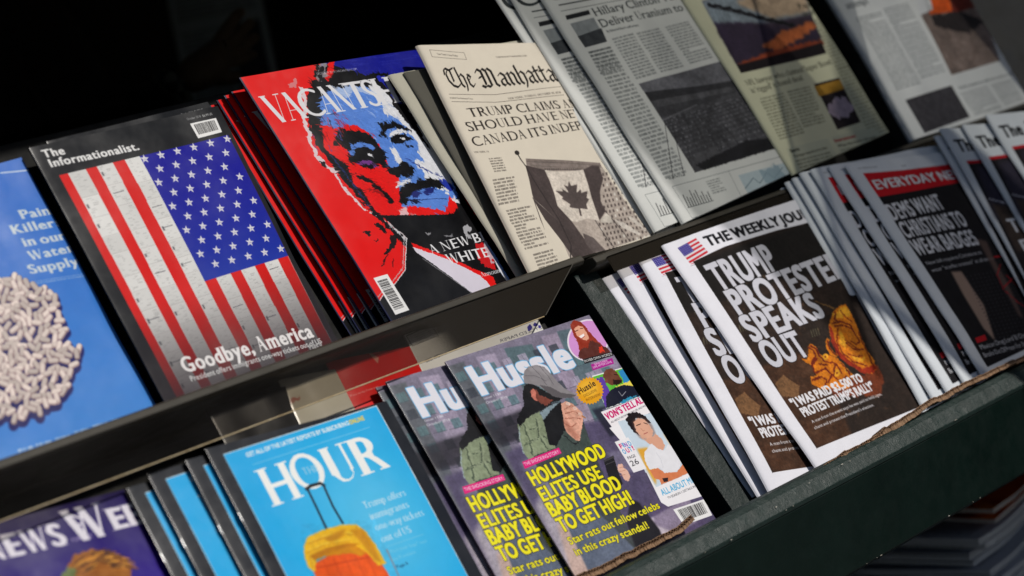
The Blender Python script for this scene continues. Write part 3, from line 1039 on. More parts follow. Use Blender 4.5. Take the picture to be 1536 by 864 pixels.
def art_vac():
    A = Art(Q['vac'], 3300, (232, 18, 16))
    K = (10, 10, 13); W = (222, 224, 230); B = (88, 134, 218); DB = (22, 26, 140); RD = (232, 20, 18)
    C = lambda: A.z(330, 70, 2.01)
    Bz = lambda: A.z(500, 150, 3.454)
    Az = lambda: A.z(380, 90, 4.114)
    D = lambda: A.z(540, 330, 5.081)
    C()
    A.poly([(300, 40), (700, -30), (700, 420), (560, 220), (380, 130), (300, 90)], DB, rough=5, tone=6)
    for k in range(26):
        x = 350 + random.random() * 260; y = 20 + random.random() * 90
        A.line([(x, y), (x + 30 + random.random() * 50, y - 14 + random.random() * 16)], 1.6, (50, 60, 175), .5, rough=2)
    # hair and head mass
    A.poly([(288, 62), (330, 48), (350, 66), (420, 86), (520, 92), (560, 130), (600, 200), (640, 290), (690, 360), (730, 450), (770, 540), (840, 650), (760, 700), (620, 640), (560, 605), (500, 545), (450, 500), (400, 430), (350, 370), (290, 290), (265, 250), (262, 150), (275, 110)], K, rough=7)
    A.poly([(322, 30), (341, 30), (338, 80), (322, 112), (312, 100), (322, 60)], RD, rough=2)
    A.poly([(290, 60), (318, 40), (316, 95), (290, 110)], (170, 165, 170), rough=6, a=.8)
    A.poly([(300, 62), (312, 66), (300, 100), (286, 96)], K, rough=5)
    A.poly([(200, 118), (222, 92), (232, 112), (212, 130)], (215, 150, 155), rough=6, a=.8)
    # face
    A.poly([(296, 168), (330, 132), (400, 122), (470, 130), (540, 170), (590, 230), (640, 310), (690, 380), (712, 450), (700, 500), (640, 520), (570, 520), (520, 500), (470, 470), (420, 400), (370, 330), (310, 270), (286, 220)], B, rough=5, tone=9)
    A.poly([(440, 118), (500, 128), (560, 180), (600, 240), (650, 320), (680, 380), (702, 430), (690, 452), (640, 430), (612, 396), (570, 330), (520, 262), (490, 215), (470, 160)], W, rough=14, tone=8)
    A.poly([(470, 196), (545, 235), (590, 300), (600, 350), (560, 350), (500, 260)], B, rough=9, tone=8)
    A.poly([(330, 130), (430, 120), (470, 150), (400, 146), (350, 160)], (190, 205, 232), rough=9, a=.75)
    for k in range(80):
        x = 330 + random.random() * 280; y = 130 + random.random() * 150
        A.line([(x, y), (x + 26, y + 12 + random.random() * 12)], 1.4, random.choice([(130, 170, 235), (70, 110, 200), (205, 215, 235)]), .55, rough=3)
    # red shade side of the face
    A.poly([(268, 226), (300, 240), (350, 246), (400, 240), (440, 262), (478, 310), (506, 360), (500, 400), (530, 430), (545, 470), (535, 545), (500, 535), (462, 490), (430, 440), (400, 420), (380, 360), (330, 330), (290, 290)], RD, rough=7)
    A.poly([(352, 250), (400, 262), (440, 300), (420, 330), (380, 310), (340, 300)], K, rough=7)
    A.poly([(398, 318), (440, 330), (470, 352), (450, 400), (414, 360)], (150, 70, 170), a=.65, rough=8)
    for k in range(40):
        x = 275 + random.random() * 90; y = 190 + random.random() * 110
        A.line([(x, y), (x + 8 + random.random() * 16, y + 18 + random.random() * 20)], 2.0, random.choice([(200, 20, 40), (90, 90, 190), (20, 10, 20), (225, 40, 40)]), .7, rough=3)
    A.poly([(275, 120), (296, 120), (300, 200), (310, 300), (290, 300), (268, 250), (262, 170)], K, rough=6)
    # ear and jaw line brushed in white on black
    A.line([(240, 128), (254, 160), (252, 215), (272, 290), (290, 330), (345, 385)], 13, (225, 215, 220), .95, rough=6)
    A.line([(345, 385), (380, 440), (430, 490), (475, 515), (530, 555), (556, 590)], 7, W, .9, rough=4)
    A.line([(300, 300), (350, 370), (420, 462), (480, 520), (560, 600)], 13, K, 1, rough=5)
    A.line([(330, 330), (400, 420), (450, 490)], 5, (30, 45, 90), 1, rough=3)
    A.line([(380, 430), (430, 475), (450, 500)], 6, RD, 1, rough=4)
    A.poly([(298, 346), (312, 350), (320, 368), (304, 362)], K, rough=3)
    # left eye
    Bz()
    A.poly([(40, 200), (90, 172), (160, 180), (215, 218), (252, 280), (262, 330), (300, 360), (285, 385), (250, 370), (225, 335), (200, 372), (140, 362), (95, 345), (70, 300), (52, 250)], K, rough=7)
    A.poly([(80, 245), (125, 222), (170, 232), (205, 258), (186, 262), (150, 250), (104, 262), (96, 300), (80, 290)], B, rough=5)
    A.poly([(100, 262), (140, 252), (178, 264), (196, 292), (176, 312), (140, 322), (110, 318)], K, rough=3)
    A.poly([(168, 280), (190, 288), (194, 300), (176, 298)], W, rough=2)
    A.poly([(112, 332), (180, 318), (208, 330), (240, 380), (205, 400), (196, 362)], (150, 72, 178), rough=6, a=.75)
    A.poly([(60, 330), (130, 345), (200, 360), (260, 360), (330, 400), (330, 470), (345, 520), (300, 500), (210, 440), (120, 390)], RD, rough=6)
    A.poly([(160, 345), (206, 338), (200, 362), (172, 366)], K, rough=3)
    A.line([(120, 400), (180, 430), (250, 478), (300, 540)], 14, K, 1, rough=6)
    A.line([(175, 470), (215, 478), (255, 500)], 9, (150, 14, 16), 1, rough=6)
    # right eye and brow
    A.poly([(222, 122), (262, 126), (310, 122), (365, 148), (392, 172), (360, 168), (300, 152), (268, 160), (250, 182), (262, 212), (226, 196), (240, 160)], K, rough=5)
    A.poly([(276, 190), (300, 168), (340, 160), (380, 178), (350, 182), (318, 188), (286, 205)], W, rough=4)
    A.poly([(282, 204), (320, 184), (360, 188), (412, 214), (372, 218), (356, 234), (312, 236), (292, 230)], K, rough=3)
    A.ell(352, 208, 12, 7, W, 15, rough=2); A.ell(330, 214, 17, 14, K, 0)
    A.ell(340, 208, 3.2, 3, W, 0)
    A.poly([(362, 246), (405, 240), (410, 252), (380, 258)], K, rough=3)
    A.poly([(420, 220), (470, 300), (520, 380), (560, 410), (520, 400), (440, 330)], W, rough=12, a=.8)
    A.line([(380, 320), (450, 360), (520, 392), (575, 410)], 4, (30, 45, 120), .9, rough=3)
    # nose
    A.poly([(284, 258), (310, 262), (340, 310), (352, 336), (336, 352), (316, 330)], W, rough=5)
    A.poly([(262, 352), (300, 368), (330, 360), (350, 322), (372, 336), (384, 352), (408, 356), (412, 384), (386, 412), (350, 402), (320, 404), (286, 388)], K, rough=5)
    # moustache, mouth, beard
    A.poly([(322, 440), (360, 424), (400, 418), (380, 436), (340, 462), (318, 466)], W, rough=5, tone=8)
    A.poly([(330, 478), (360, 448), (410, 430), (470, 414), (530, 416), (575, 434), (580, 456), (540, 462), (500, 462), (440, 474), (412, 492), (392, 530), (356, 556), (330, 530)], K, rough=8)
    A.poly([(398, 498), (440, 470), (505, 458), (560, 470), (590, 500), (600, 540), (570, 566), (520, 556), (470, 552), (410, 546), (370, 540), (384, 515)], B, rough=6, tone=8)
    A.poly([(400, 490), (430, 478), (446, 492), (428, 512), (402, 512)], (28, 38, 110), rough=4)
    A.poly([(466, 470), (505, 460), (512, 484), (486, 504), (462, 492)], (28, 38, 110), rough=4)
    A.poly([(380, 520), (430, 520), (446, 540), (400, 546)], (18, 20, 50), rough=4)
    A.poly([(540, 412), (590, 430), (620, 470), (600, 480), (560, 450)], (30, 50, 160), rough=5)
    A.poly([(298, 560), (340, 560), (400, 556), (470, 562), (530, 570), (580, 560), (592, 500), (612, 520), (640, 585), (620, 596), (590, 600), (560, 620), (540, 600), (510, 612), (490, 604), (470, 632), (440, 618), (420, 640), (402, 668), (384, 640), (350, 632), (330, 612), (306, 600)], RD, rough=5)
    A.poly([(330, 575), (372, 560), (386, 600), (360, 628), (340, 610)], (232, 205, 210), rough=7, a=.9)
    A.poly([(400, 596), (432, 610), (440, 638), (416, 634)], W, rough=6, a=.8)
    A.poly([(520, 545), (560, 540), (566, 585), (540, 580)], B, rough=5)
    A.poly([(612, 498), (648, 530), (640, 548), (612, 530)], W, rough=5)
    A.poly([(660, 640), (680, 612), (720, 690), (730, 720), (700, 700), (668, 672)], (190, 190, 196), rough=9)
    A.poly([(640, 470), (700, 560), (760, 660), (720, 640), (660, 560)], K, rough=6)
    A.poly([(640, 560), (700, 600), (740, 660), (690, 680), (600, 640), (520, 640), (440, 660), (400, 690), (330, 660), (300, 610), (330, 620), (400, 668), (440, 640), (510, 625), (590, 610)], K, rough=7)
    A.z(330, 70, 2.01)
    A.brushify([(255, 60), (560, 60), (760, 560), (560, 620), (300, 330)], 2600, 30, 5.0, 60, 3)
    A.brushify([(300, 140), (560, 140), (720, 520), (520, 560), (330, 320)], 1500, 14, 2.4, 40, 9, var=.16)
    Bz()
    A.poly([(104, 266), (140, 256), (176, 268), (192, 292), (172, 308), (140, 318), (114, 310)], K, rough=2)
    A.poly([(166, 282), (188, 288), (192, 300), (174, 297)], W, rough=1); A.line([(96, 262), (130, 246), (170, 250), (196, 268)], 3, B, .9, rough=1)
    A.poly([(284, 206), (322, 188), (360, 192), (404, 212), (366, 216), (348, 232), (312, 234)], K, rough=1)
    A.ell(352, 209, 11, 6, W, 15, rough=1); A.ell(330, 212, 14, 12, K, 0); A.ell(338, 206, 3.4, 3, W, 0)
    A.line([(280, 196), (304, 172), (344, 162), (380, 178)], 4, W, .95, rough=2)
    A.line([(300, 262), (322, 296), (338, 330)], 6, W, .9, rough=3)
    A.poly([(300, 356), (326, 352), (344, 330), (364, 344), (398, 360), (396, 384), (360, 396), (318, 394)], K, rough=3)
    A.line([(392, 470), (440, 462), (500, 456), (560, 462)], 7, K, .9, rough=3)
    A.line([(400, 520), (450, 524), (520, 518), (580, 520)], 2.5, (20, 26, 70), .8, rough=2)
    # coat, collar
    D()
    A.poly([(150, -30), (230, 40), (352, 150), (345, 260), (338, 385), (262, 488), (180, 566), (110, 668), (235, 870), (1000, 780), (1240, 500), (1130, 300), (1000, -30)], K, rough=2)
    A.poly([(385, 178), (520, 232), (700, 305), (860, 382), (960, 418), (1010, 445), (1042, 545), (1000, 560), (925, 455), (780, 372), (600, 310), (400, 215)], RD, rough=2)
    A.poly([(388, 208), (500, 248), (640, 300), (780, 368), (905, 432), (960, 480), (1012, 556), (905, 606), (880, 590), (700, 455), (520, 322), (430, 258)], (222, 216, 230), rough=2)
    A.line([(470, 300), (640, 420), (820, 545), (890, 610)], 2.2, (190, 190, 195), .8, rough=1)
    A.poly([(870, 190), (930, 180), (990, 260), (1030, 385), (960, 372), (900, 330)], (200, 20, 26), rough=6)
    A.poly([(930, 150), (975, 200), (1010, 290), (980, 350), (950, 250)], (200, 205, 215), rough=9, a=.8)
    A.poly([(945, 165), (1005, 245), (1060, 340), (1160, 496), (1112, 472), (1062, 402), (1018, 316)], (120, 160, 225), rough=2)
    A.poly([(990, 260), (1050, 350), (1140, 490), (1110, 470), (1050, 385)], (225, 228, 238), rough=1)
    # brushed border of the coat and the red ground beside it
    A.line([(205, 20), (262, 74), (318, 112), (350, 152)], 5, (215, 205, 210), .9, rough=3)
    A.line([(330, 130), (325, 260), (322, 370), (250, 462), (170, 545), (104, 622)], 4, (200, 195, 200), .75, rough=2)
    A.line([(349, 140), (342, 262), (338, 386), (262, 488), (182, 562), (120, 655)], 3.4, (225, 222, 226), .95, rough=1.5)
    A.line([(312, 170), (308, 350)], 2, (170, 60, 60), .8, rough=2)
    A.poly([(112, 28), (150, 40), (205, 92), (196, 108), (160, 80), (118, 56)], K, rough=5)
    A.poly([(34, 84), (66, 70), (88, 100), (70, 124), (40, 112)], K, rough=7)
    A.ell(118, 158, 8, 12, K, 0, rough=6)
    A.poly([(232, 128), (268, 120), (262, 176), (238, 230), (226, 262), (180, 262), (178, 240), (216, 220)], K, rough=8, a=.92)
    A.line([(205, 262), (186, 320), (172, 352)], 6, K, .8, rough=5)
    A.line([(245, 300), (240, 360)], 5, (60, 6, 8), .7, rough=5)
    A.poly([(484, 100), (536, 104), (520, 122), (500, 120)], (170, 170, 175), rough=4, a=.8)
    A.poly([(632, 128), (700, 112), (700, 132), (650, 138)], (150, 150, 155), rough=4, a=.8)
    A.poly([(770, 60), (800, 20), (830, 100), (850, 160), (800, 120)], (200, 200, 206), rough=9, a=.85)
    # titles
    A.z(390, 95, 6.678)
    A.poly([(1000, 160), (1070, 140), (1150, 120), (1260, 110), (1330, 240), (1400, 380), (1560, 640), (1700, 900), (1540, 700), (1420, 560), (1330, 450), (1270, 330), (1180, 240), (1100, 190)], (12, 12, 16), rough=5)
    A.poly([(1140, 150), (1230, 135), (1290, 210), (1330, 290), (1270, 280), (1210, 220)], (36, 44, 170), rough=4)
    A.poly([(1290, 320), (1350, 330), (1400, 420), (1350, 410)], (36, 44, 170), rough=4, a=.8)
    A.text("VACANTSH", 150, 606, 1400, 402, 318, (226, 226, 230), DIDONE, sp=-.17)
    Az()
    A.text("OCTOBER 2018 | VACANTISH.COM", 388, 100, 634, 70, 15, (215, 215, 225), SANS)
    D()
    A.text("A NEW BI", 540, 270, 948, 162, 78, (235, 235, 238), SERIF)
    A.text("WHITE", 670, 346, 985, 284, 82, (235, 235, 238), SERIF)
    A.text("Announ", 920, 442, 1062, 404, 36, (225, 225, 230), SERIF)
    A.bars([(100, 445), (205, 415), (372, 690), (268, 725)], 30, 12, horiz=True)
    A.text("0 74470 01234 8", 285, 500, 392, 686, 9, (200, 200, 200), SANS)
    A.img[:, :int(A.W * .008)] = np.array((16, 22, 60)) / 255
    MT['vac'] = A.material('cover_print_vacantish')


def art_man():
    A = Art(Q['man'], 3300, (226, 217, 200))
    ink = (42, 36, 34)
    A.z(640, 60, 4.318)
    A.line([(20, 62), (240, 84), (256, 128), (36, 108), (20, 62)], 1.4, (70, 62, 58))
    A.text("Your Town's Voice Today", 70, 94, 202, 108, 12, ink, SERIF)
    A.text("THEMANHATTANPAPER.COM", 444, 122, 640, 116, 10, ink, SANS)
    A.z(655, 80, 8.303)
    A.text("The", 170, 418, 505, 418, 268, (24, 20, 20), BLACKL, sp=.0)
    A.text("Manhattan", 560, 432, 1610, 352, 262, (24, 20, 20), BLACKL, sp=-.01)
    A.z(640, 60, 4.318)
    A.line([(148, 348), (440, 356), (860, 310)], 1.5, ink)
    A.line([(166, 396), (450, 404), (880, 364)], 1.5, ink)
    A.text("(C)2018 The Manhattan Times", 156, 376, 302, 384, 10, ink, SANS)
    A.text("NEW YORK, TUESDAY, OCTOBER 30, 2018", 528, 388, 860, 352, 13, ink, SERIF)
    A.text("TRUMP CLAIMS AMERICA", 284, 498, 1180, 424, 64, ink, SERIF)
    A.text("SHOULD HAVE NEVER GIVEN", 276, 590, 1290, 470, 66, ink, SERIF)
    A.text("CANADA ITS INDEPENDENCE", 312, 688, 1300, 540, 68, ink, SERIF)
    A.text("NEW YORK, NY", 312, 730, 408, 727, 12, ink, SERIF)
    A.z(740, 210, 4.32)
    A.body([(-30, 118), (50, 112), (92, 205), (10, 215)], 6, ink, .8, 1)
    A.body([(-5, 255), (140, 235), (205, 400), (40, 430)], 8, ink, .8, 2, .15)
    A.body([(75, 455), (245, 425), (400, 660), (210, 720)], 13, ink, .8, 3, .15)
    A.body([(255, 740), (395, 705), (470, 790), (300, 850)], 5, ink, .8, 4, .15)
    G = (112, 102, 98); DG = (74, 64, 63)
    # the photograph: flag flying over a stone building
    A.poly([(208, 124), (690, 150), (740, 230), (1010, 620), (520, 790), (480, 760), (400, 560), (300, 400), (250, 250)], (178, 166, 156), tone=6)
    A.poly([(208, 120), (690, 148), (702, 178), (560, 205), (330, 195), (215, 180)], (132, 120, 114), tone=14)
    for k in range(17):
        x = 330 + k * 14
        A.poly([(x, 187 + k * .2), (x + 8, 187 + k * .2), (x + 9, 200), (x + 1, 200)], (70, 62, 60))
    A.line([(215, 140), (690, 165)], 2, (90, 82, 78)); A.line([(240, 165), (600, 190)], 1.5, (100, 92, 88))
    rng = random.Random(5)
    for r in range(17):
        for c in range(22):
            x = 560 + c * 24 + r * 13; y = 215 + r * 33 - c * 5 + 30
            if x < 700 and y < 520:
                continue
            A.poly([(x, y), (x + 10, y - 2), (x + 14, y + 16), (x + 4, y + 18)], (78, 68, 66) if rng.random() < .86 else (225, 220, 210), a=.95)
    # dark bands of the flag, white field and leaf
    A.poly([(205, 165), (330, 195), (362, 262), (392, 345), (412, 430), (500, 530), (560, 620), (640, 740), (520, 780), (470, 690), (360, 500), (250, 372), (300, 520), (330, 590), (250, 360), (230, 260)], DG, tone=6)
    A.poly([(246, 372), (430, 545), (300, 420)], (214, 204, 190))
    A.poly([(248, 374), (430, 544), (520, 640), (660, 745), (520, 785), (420, 640), (330, 520), (290, 450)], DG, tone=5)
    A.poly([(330, 195), (400, 206), (470, 208), (580, 195), (612, 290), (632, 370), (668, 478), (682, 528), (600, 512), (540, 535), (500, 530), (412, 430), (392, 345), (362, 262)], (216, 206, 194), tone=8)
    for pts in ([(345, 230), (420, 330), (470, 420)], [(470, 215), (460, 330), (540, 520)], [(560, 220), (585, 350), (640, 470)], [(400, 215), (520, 330)]):
        A.line(pts, 2.4, (186, 174, 162), .6, rough=3)
    A.poly([(580, 195), (640, 165), (684, 170), (712, 250), (690, 330), (694, 400), (726, 462), (684, 525), (668, 478), (632, 370), (612, 290)], DG, tone=6)
    leaf = [(484, 268), (500, 300), (538, 290), (535, 345), (560, 322), (566, 345), (606, 332), (600, 378), (616, 386), (596, 420), (606, 452), (556, 446), (568, 496), (556, 496), (546, 448), (490, 440), (492, 418), (440, 382), (448, 372), (400, 330), (448, 336), (440, 318), (484, 345), (466, 310), (452, 294), (480, 304)]
    A.poly(leaf, (84, 74, 72), rough=.8)
    A.ell(152, 84, 17, 14, (48, 42, 40), 40)
    A.line([(160, 100), (178, 130), (206, 168)], 5, (60, 54, 50)); A.line([(166, 122), (196, 160)], 2.5, (200, 190, 180))
    A.line([(205, 165), (260, 262), (420, 520), (495, 690), (490, 775)], 3.5, (44, 38, 38))
    A.line([(655, 525), (730, 640), (780, 700)], 3, (50, 44, 44)); A.line([(730, 470), (840, 600), (880, 660)], 2.6, (50, 44, 44))
    A.poly([(570, 610), (640, 640), (720, 720), (640, 740), (590, 680)], (96, 86, 84), tone=12)
    A.poly([(780, 515), (850, 540), (955, 610), (940, 620), (830, 570)], (214, 206, 196), rough=2)
    A.poly([(690, 520), (730, 475), (760, 500), (770, 540), (700, 540)], (206, 198, 186), rough=2)
    A.poly([(860, 490), (910, 500), (975, 575), (1000, 600), (930, 560)], (200, 192, 182), rough=3)
    A.photoize([(208, 120), (700, 150), (1010, 620), (520, 790)], 1, .12, .12)
    MT['man'] = A.material('front_page_print_manhattan', gloss=False, white=.80)


def art_hil():
    A = Art(Q['hilA'], 2600, (228, 230, 226))
    ink = (58, 64, 66)
    A.z(740, 0, 2.4675)
    A.line([(242, 20), (470, -22), (700, -66)], 4, ink); A.line([(250, 42), (470, 2), (700, -40)], 1.4, ink)
    A.ell(230, -60, 60, 60, ink); A.ell(232, -62, 48, 52, (228, 230, 226))
    A.poly([(266, 58), (352, 38), (358, 54), (272, 74)], (36, 38, 42))
    A.poly([(284, 88), (370, 66), (420, 155), (340, 176)], (150, 156, 158), tone=16)
    A.poly([(312, 135), (398, 105), (420, 155), (340, 176)], (66, 70, 74), tone=18)
    A.text("Hillary Clinton Told FBI to", 376, 62, 800, -30, 34, ink, SERIF)
    A.text("Deliver Uranium to Russia", 400, 104, 812, 16, 34, ink, SERIF)
    A.text("By Editorial Board, staff writers", 420, 122, 536, 99, 9, ink, BOLD)
    # text columns
    A.body([(350, 192), (432, 172), (486, 262), (398, 284)], 7, ink, .75, 4)
    A.body([(350, 192), (432, 172), (730, 640), (640, 670)], 34, ink, .72, 5)
    A.body([(436, 145), (512, 126), (620, 280), (530, 300)], 14, ink, .72, 6)
    A.body([(524, 126), (612, 104), (712, 252), (620, 275)], 14, ink, .72, 7)
    A.body([(634, 100), (720, 78), (830, 215), (730, 242)], 14, ink, .72, 8)
    # big dim photograph of a hall with rows of seats
    q = [(536, 312), (850, 225), (1060, 545), (745, 640)]
    H = homog([(0, 0), (1, 0), (1, 1), (0, 1)], q)
    P = lambda *p: hap(H, p)
    A.poly(P((0, 0), (1, 0), (1, 1), (0, 1)), (72, 72, 76), tone=12)
    A.poly(P((0, 0), (1, 0), (1, .22), (0, .16)), (112, 112, 118), tone=14)
    A.poly(P((0, .10), (1, .24), (1, .30), (0, .2)), (58, 58, 62), tone=10)
    A.poly(P((0, .2), (.9, .28), (.9, .33), (0, .28)), (96, 96, 100), tone=14)
    for k in range(9):
        A.line(P((0, .2 + k * .02), (.9, .28 + k * .012)), 1.2, (60, 60, 64), .6)
    rng = random.Random(6)
    for k in range(15):
        A.line(P((.02 + k * .075, .42), (-.25 + k * .125, 1)), 2.4, (44, 44, 48), .9)
    for r in range(14):
        y = .40 + .6 * (r / 14) ** 1.35
        A.line(P((0, y), (1, y - .05)), 2, (118, 118, 124), .55, rough=2)
        for c in range(26):
            if rng.random() < .6:
                x = rng.random()
                A.poly(P((x, y), (x + .012, y), (x + .012, y + .012), (x, y + .012)), (160, 160, 168), .7)
    A.line(P((0, .42), (.45, .36)), 3, (140, 140, 146), .8)
    A.poly(P((0, .86), (.35, .80), (.42, 1), (0, 1)), (84, 84, 88), tone=14)
    A.poly(P((.05, .93), (.7, .84), (1, .9), (1, 1), (.1, 1)), (34, 34, 38), rough=3)
    A.photoize(q, 1, .22, .14)
    # bottom strip: bar chart and map
    A.line([(660, 692), (1100, 570), (1180, 690), (735, 808), (660, 692)], 1.3, (110, 116, 118))
    A.line([(868, 632), (925, 745)], 1.2, (110, 116, 118))
    for k, hgt in enumerate((52, 40, 34, 62, 46, 56, 30, 44, 26, 36)):
        x = 722 + k * 9.5; y = 768 - k * 3
        A.line([(x, y), (x - hgt * .42, y - hgt * .86)], 3.2, (40, 42, 46))
    A.line([(718, 770), (815, 742)], 1.6, ink)
    A.body([(785, 672), (835, 658), (865, 710), (815, 722)], 6, ink, .7, 12)
    A.poly([(905, 650), (1090, 600), (1140, 680), (950, 735)], (190, 206, 212), tone=6)
    A.line([(930, 700), (960, 660), (985, 680), (1010, 640), (1040, 660), (1070, 620)], 2, (90, 110, 120))
    A.poly([(980, 640), (1050, 610), (1090, 660), (1010, 690)], (140, 165, 178), rough=8, a=.7)
    A.text("Staff writer", 648, 666, 712, 650, 9, ink, SERIF)
    MT['hil'] = A.material('front_page_print_grey', gloss=False, white=.74)


def art_nfl():
    A = Art(Q['nfl'], 2800, (218, 218, 188))
    ink = (66, 66, 56)
    A.z(1000, 0, 2.866)
    q = [(150, 5), (560, -95), (683, 232), (318, 316)]
    H = homog([(0, 0), (1, 0), (1, 1), (0, 1)], q)
    P = lambda *p: hap(H, p)
    A.poly(P((0, 0), (1, 0), (1, 1), (0, 1)), (62, 50, 66), tone=10)
    A.poly(P((0, 0), (1, 0), (1, .45), (.5, .42), (0, .30)), (128, 140, 150), blur=5)
    A.poly(P((.30, .1), (.85, .0), (1, .2), (1, .42), (.6, .38)), (190, 166, 140), blur=6, rough=5)
    A.poly(P((0, .28), (.3, .36), (.7, .55), (1, .55), (1, .85), (0, .85)), (52, 42, 62), blur=4, rough=8)
    A.poly(P((.35, .72), (.6, .58), (.98, .52), (1, .62), (.75, .74), (.5, .82)), (196, 106, 60), blur=3, rough=8)
    A.poly(P((.0, .86), (.4, .80), (.8, .78), (1, .8), (1, .86), (.1, .92)), (150, 66, 40), blur=2, rough=6)
    A.poly(P((0, .88), (1, .84), (1, 1), (0, 1)), (26, 18, 24))
    for k in range(5):
        A.line(P((.04 + k * .035, .12 + k * .02), (.02 + k * .04, .34)), 1.6, (60, 80, 92), .8)
    for k in range(26):                       # line of rooftop birds
        x = .05 + k * .029; y = .06 + k * .0185 + .012 * math.sin(k * 1.9)
        A.ell(*P((x, y))[0], 11, 7, (22, 22, 28), 30, rough=2)
    A.line(P((.03, .08), (.8, .56)), 3, (20, 20, 26))
    A.photoize(q, 2, .2, .12)
    A.text("NFL lawyer who claimed Super Bowl", 344, 370, 708, 278, 26, ink, SERIF)
    A.text("is 'rigged' is found dead", 366, 402, 588, 344, 26, ink, SERIF)
    A.text("Papers lost in", 570, 42, 720, 2, 26, ink, SERIF); A.text("warehouse", 588, 74, 730, 38, 26, ink, SERIF)
    A.body([(395, 425), (500, 398), (590, 575), (490, 608)], 14, ink, .75, 3)
    A.body([(515, 394), (612, 370), (690, 520), (590, 556)], 12, ink, .75, 4)
    A.body([(615, 92), (720, 66), (1000, 560), (880, 590)], 36, ink, .6, 5)
    A.poly([(632, 362), (738, 336), (836, 524), (734, 558)], (46, 38, 40), tone=12)
    A.poly([(634, 372), (742, 344), (762, 384), (654, 416)], (188, 140, 50), tone=10)
    A.poly([(690, 450), (724, 418), (770, 424), (800, 462), (784, 500), (730, 512), (700, 490)], (176, 160, 176), rough=7, tone=20)
    A.line([(735, 300), (880, 262)], 1, ink)
    A.poly([(512, 640), (690, 596), (760, 730), (560, 760)], (206, 208, 182))
    A.poly([(706, 590), (890, 545), (990, 640), (780, 700)], (206, 208, 182))
    A.text("Sports", 534, 656, 572, 646, 15, (50, 50, 46), HEAVY); A.text("The league responds to its critics", 548, 678, 690, 640, 12, ink, BOLD)
    A.body([(552, 690), (700, 652), (745, 735), (600, 775)], 6, ink, .7, 7)
    A.text("Entertainment", 724, 612, 816, 588, 13, (170, 40, 50), HEAVY); A.text("What the studio did next", 738, 634, 905, 590, 12, ink, BOLD)
    A.body([(745, 645), (915, 600), (965, 650), (790, 700)], 5, ink, .7, 8)
    MT['nfl'] = A.material('front_page_print_cream', gloss=False, white=.78)


def art_rt():
    A = Art(Q['rt'], 2400, (226, 229, 230))
    ink = (66, 72, 78)
    A.z(1000, 0, 2.866)
    A.text("attempt", 778, 38, 868, 16, 32, ink, SERIF)
    A.body([(808, 78), (915, 52), (1100, 350), (990, 395)], 26, ink, .65, 3)
    A.body([(925, 42), (1035, 12), (1185, 310), (1095, 345)], 26, ink, .65, 4)
    A.poly([(1060, -60), (1300, -120), (1432, 262), (1226, 322), (1140, 150), (1090, 60)], (128, 112, 106), tone=18)
    A.poly([(1110, -40), (1200, -60), (1226, 50), (1132, 62)], (240, 96, 30), tone=8)
    A.poly([(1060, -50), (1118, -50), (1146, 40), (1090, 66)], (225, 228, 232))
    A.poly([(1200, -90), (1300, -110), (1330, 30), (1228, 60)], (110, 40, 28), tone=10)
    A.poly([(1140, 62), (1260, 50), (1370, 90), (1300, 140), (1150, 110)], (46, 40, 42), rough=6)
    A.poly([(1024, 432), (1226, 366), (1304, 502), (1108, 574)], (62, 60, 66), tone=16)
    A.photoize([(1060, -120), (1300, -120), (1432, 262), (1226, 322)], 1, .2, .16)
    for k in range(12):
        A.line([(1034 + k * 6, 448 + k * 11), (1230 + k * 6, 384 + k * 11)], 1.2, (110, 108, 116), .35, rough=2)
    A.text("Sold a mansion with no roof or walls", 1262, 382, 1500, 318, 15, ink, SERIF)
    A.body([(1262, 400), (1380, 366), (1450, 470), (1330, 500)], 12, ink, .6, 7)
    A.body([(1392, 362), (1480, 338), (1530, 420), (1460, 455)], 12, ink, .6, 8)
    A.body([(1320, 0), (1440, -20), (1520, 200), (1420, 240)], 22, ink, .6, 9)
    MT['rt'] = A.material('front_page_print_blue_grey', gloss=False, white=.78)


def art_newsw():
    A = Art(Q['newsw'], 2200, (36, 14, 122))
    yy = np.linspace(0, 1, A.H)[:, None].repeat(A.W, 1)
    A.grad(np.clip(yy * 3, 0, 1), (28, 12, 80), (44, 18, 134))
    A.z(0, 430, 1.99)
    W = (222, 218, 228)
    A.text("NEWS", -30, 822, 208, 768, 74, W, ORN_, sp=-.05)
    A.text("W", 222, 766, 346, 736, 106, W, ORN_)
    A.line([(236, 690), (214, 684), (206, 706), (226, 724), (240, 708)], 4, W)
    A.text("EEK", 338, 728, 500, 690, 70, W, ORN_, sp=-.05)
    A.text("FOR THE", 216, 762, 276, 747, 11, W, SERIF)
    A.ell(300, 850, 95, 62, (150, 88, 26), 10, rough=5, tone=20)
    rng = random.Random(3)
    for k in range(160):
        a = rng.random() * 3.14 + 3.0; r = rng.uniform(.4, 1)
        x, y = 300 + 92 * r * math.cos(a), 850 + 60 * r * math.sin(a)
        A.line([(x, y), (x + 26, y - 6 + 16 * (x - 300) / 92)], 1.8, rng.choice([(226, 160, 60), (90, 48, 14), (190, 120, 36), (60, 30, 12)]), .8)
    A.ell(205, 862, 22, 26, (96, 110, 60), 20, rough=5, tone=20)
    MT['newsw'] = A.material('cover_print_purple', spec=.10)


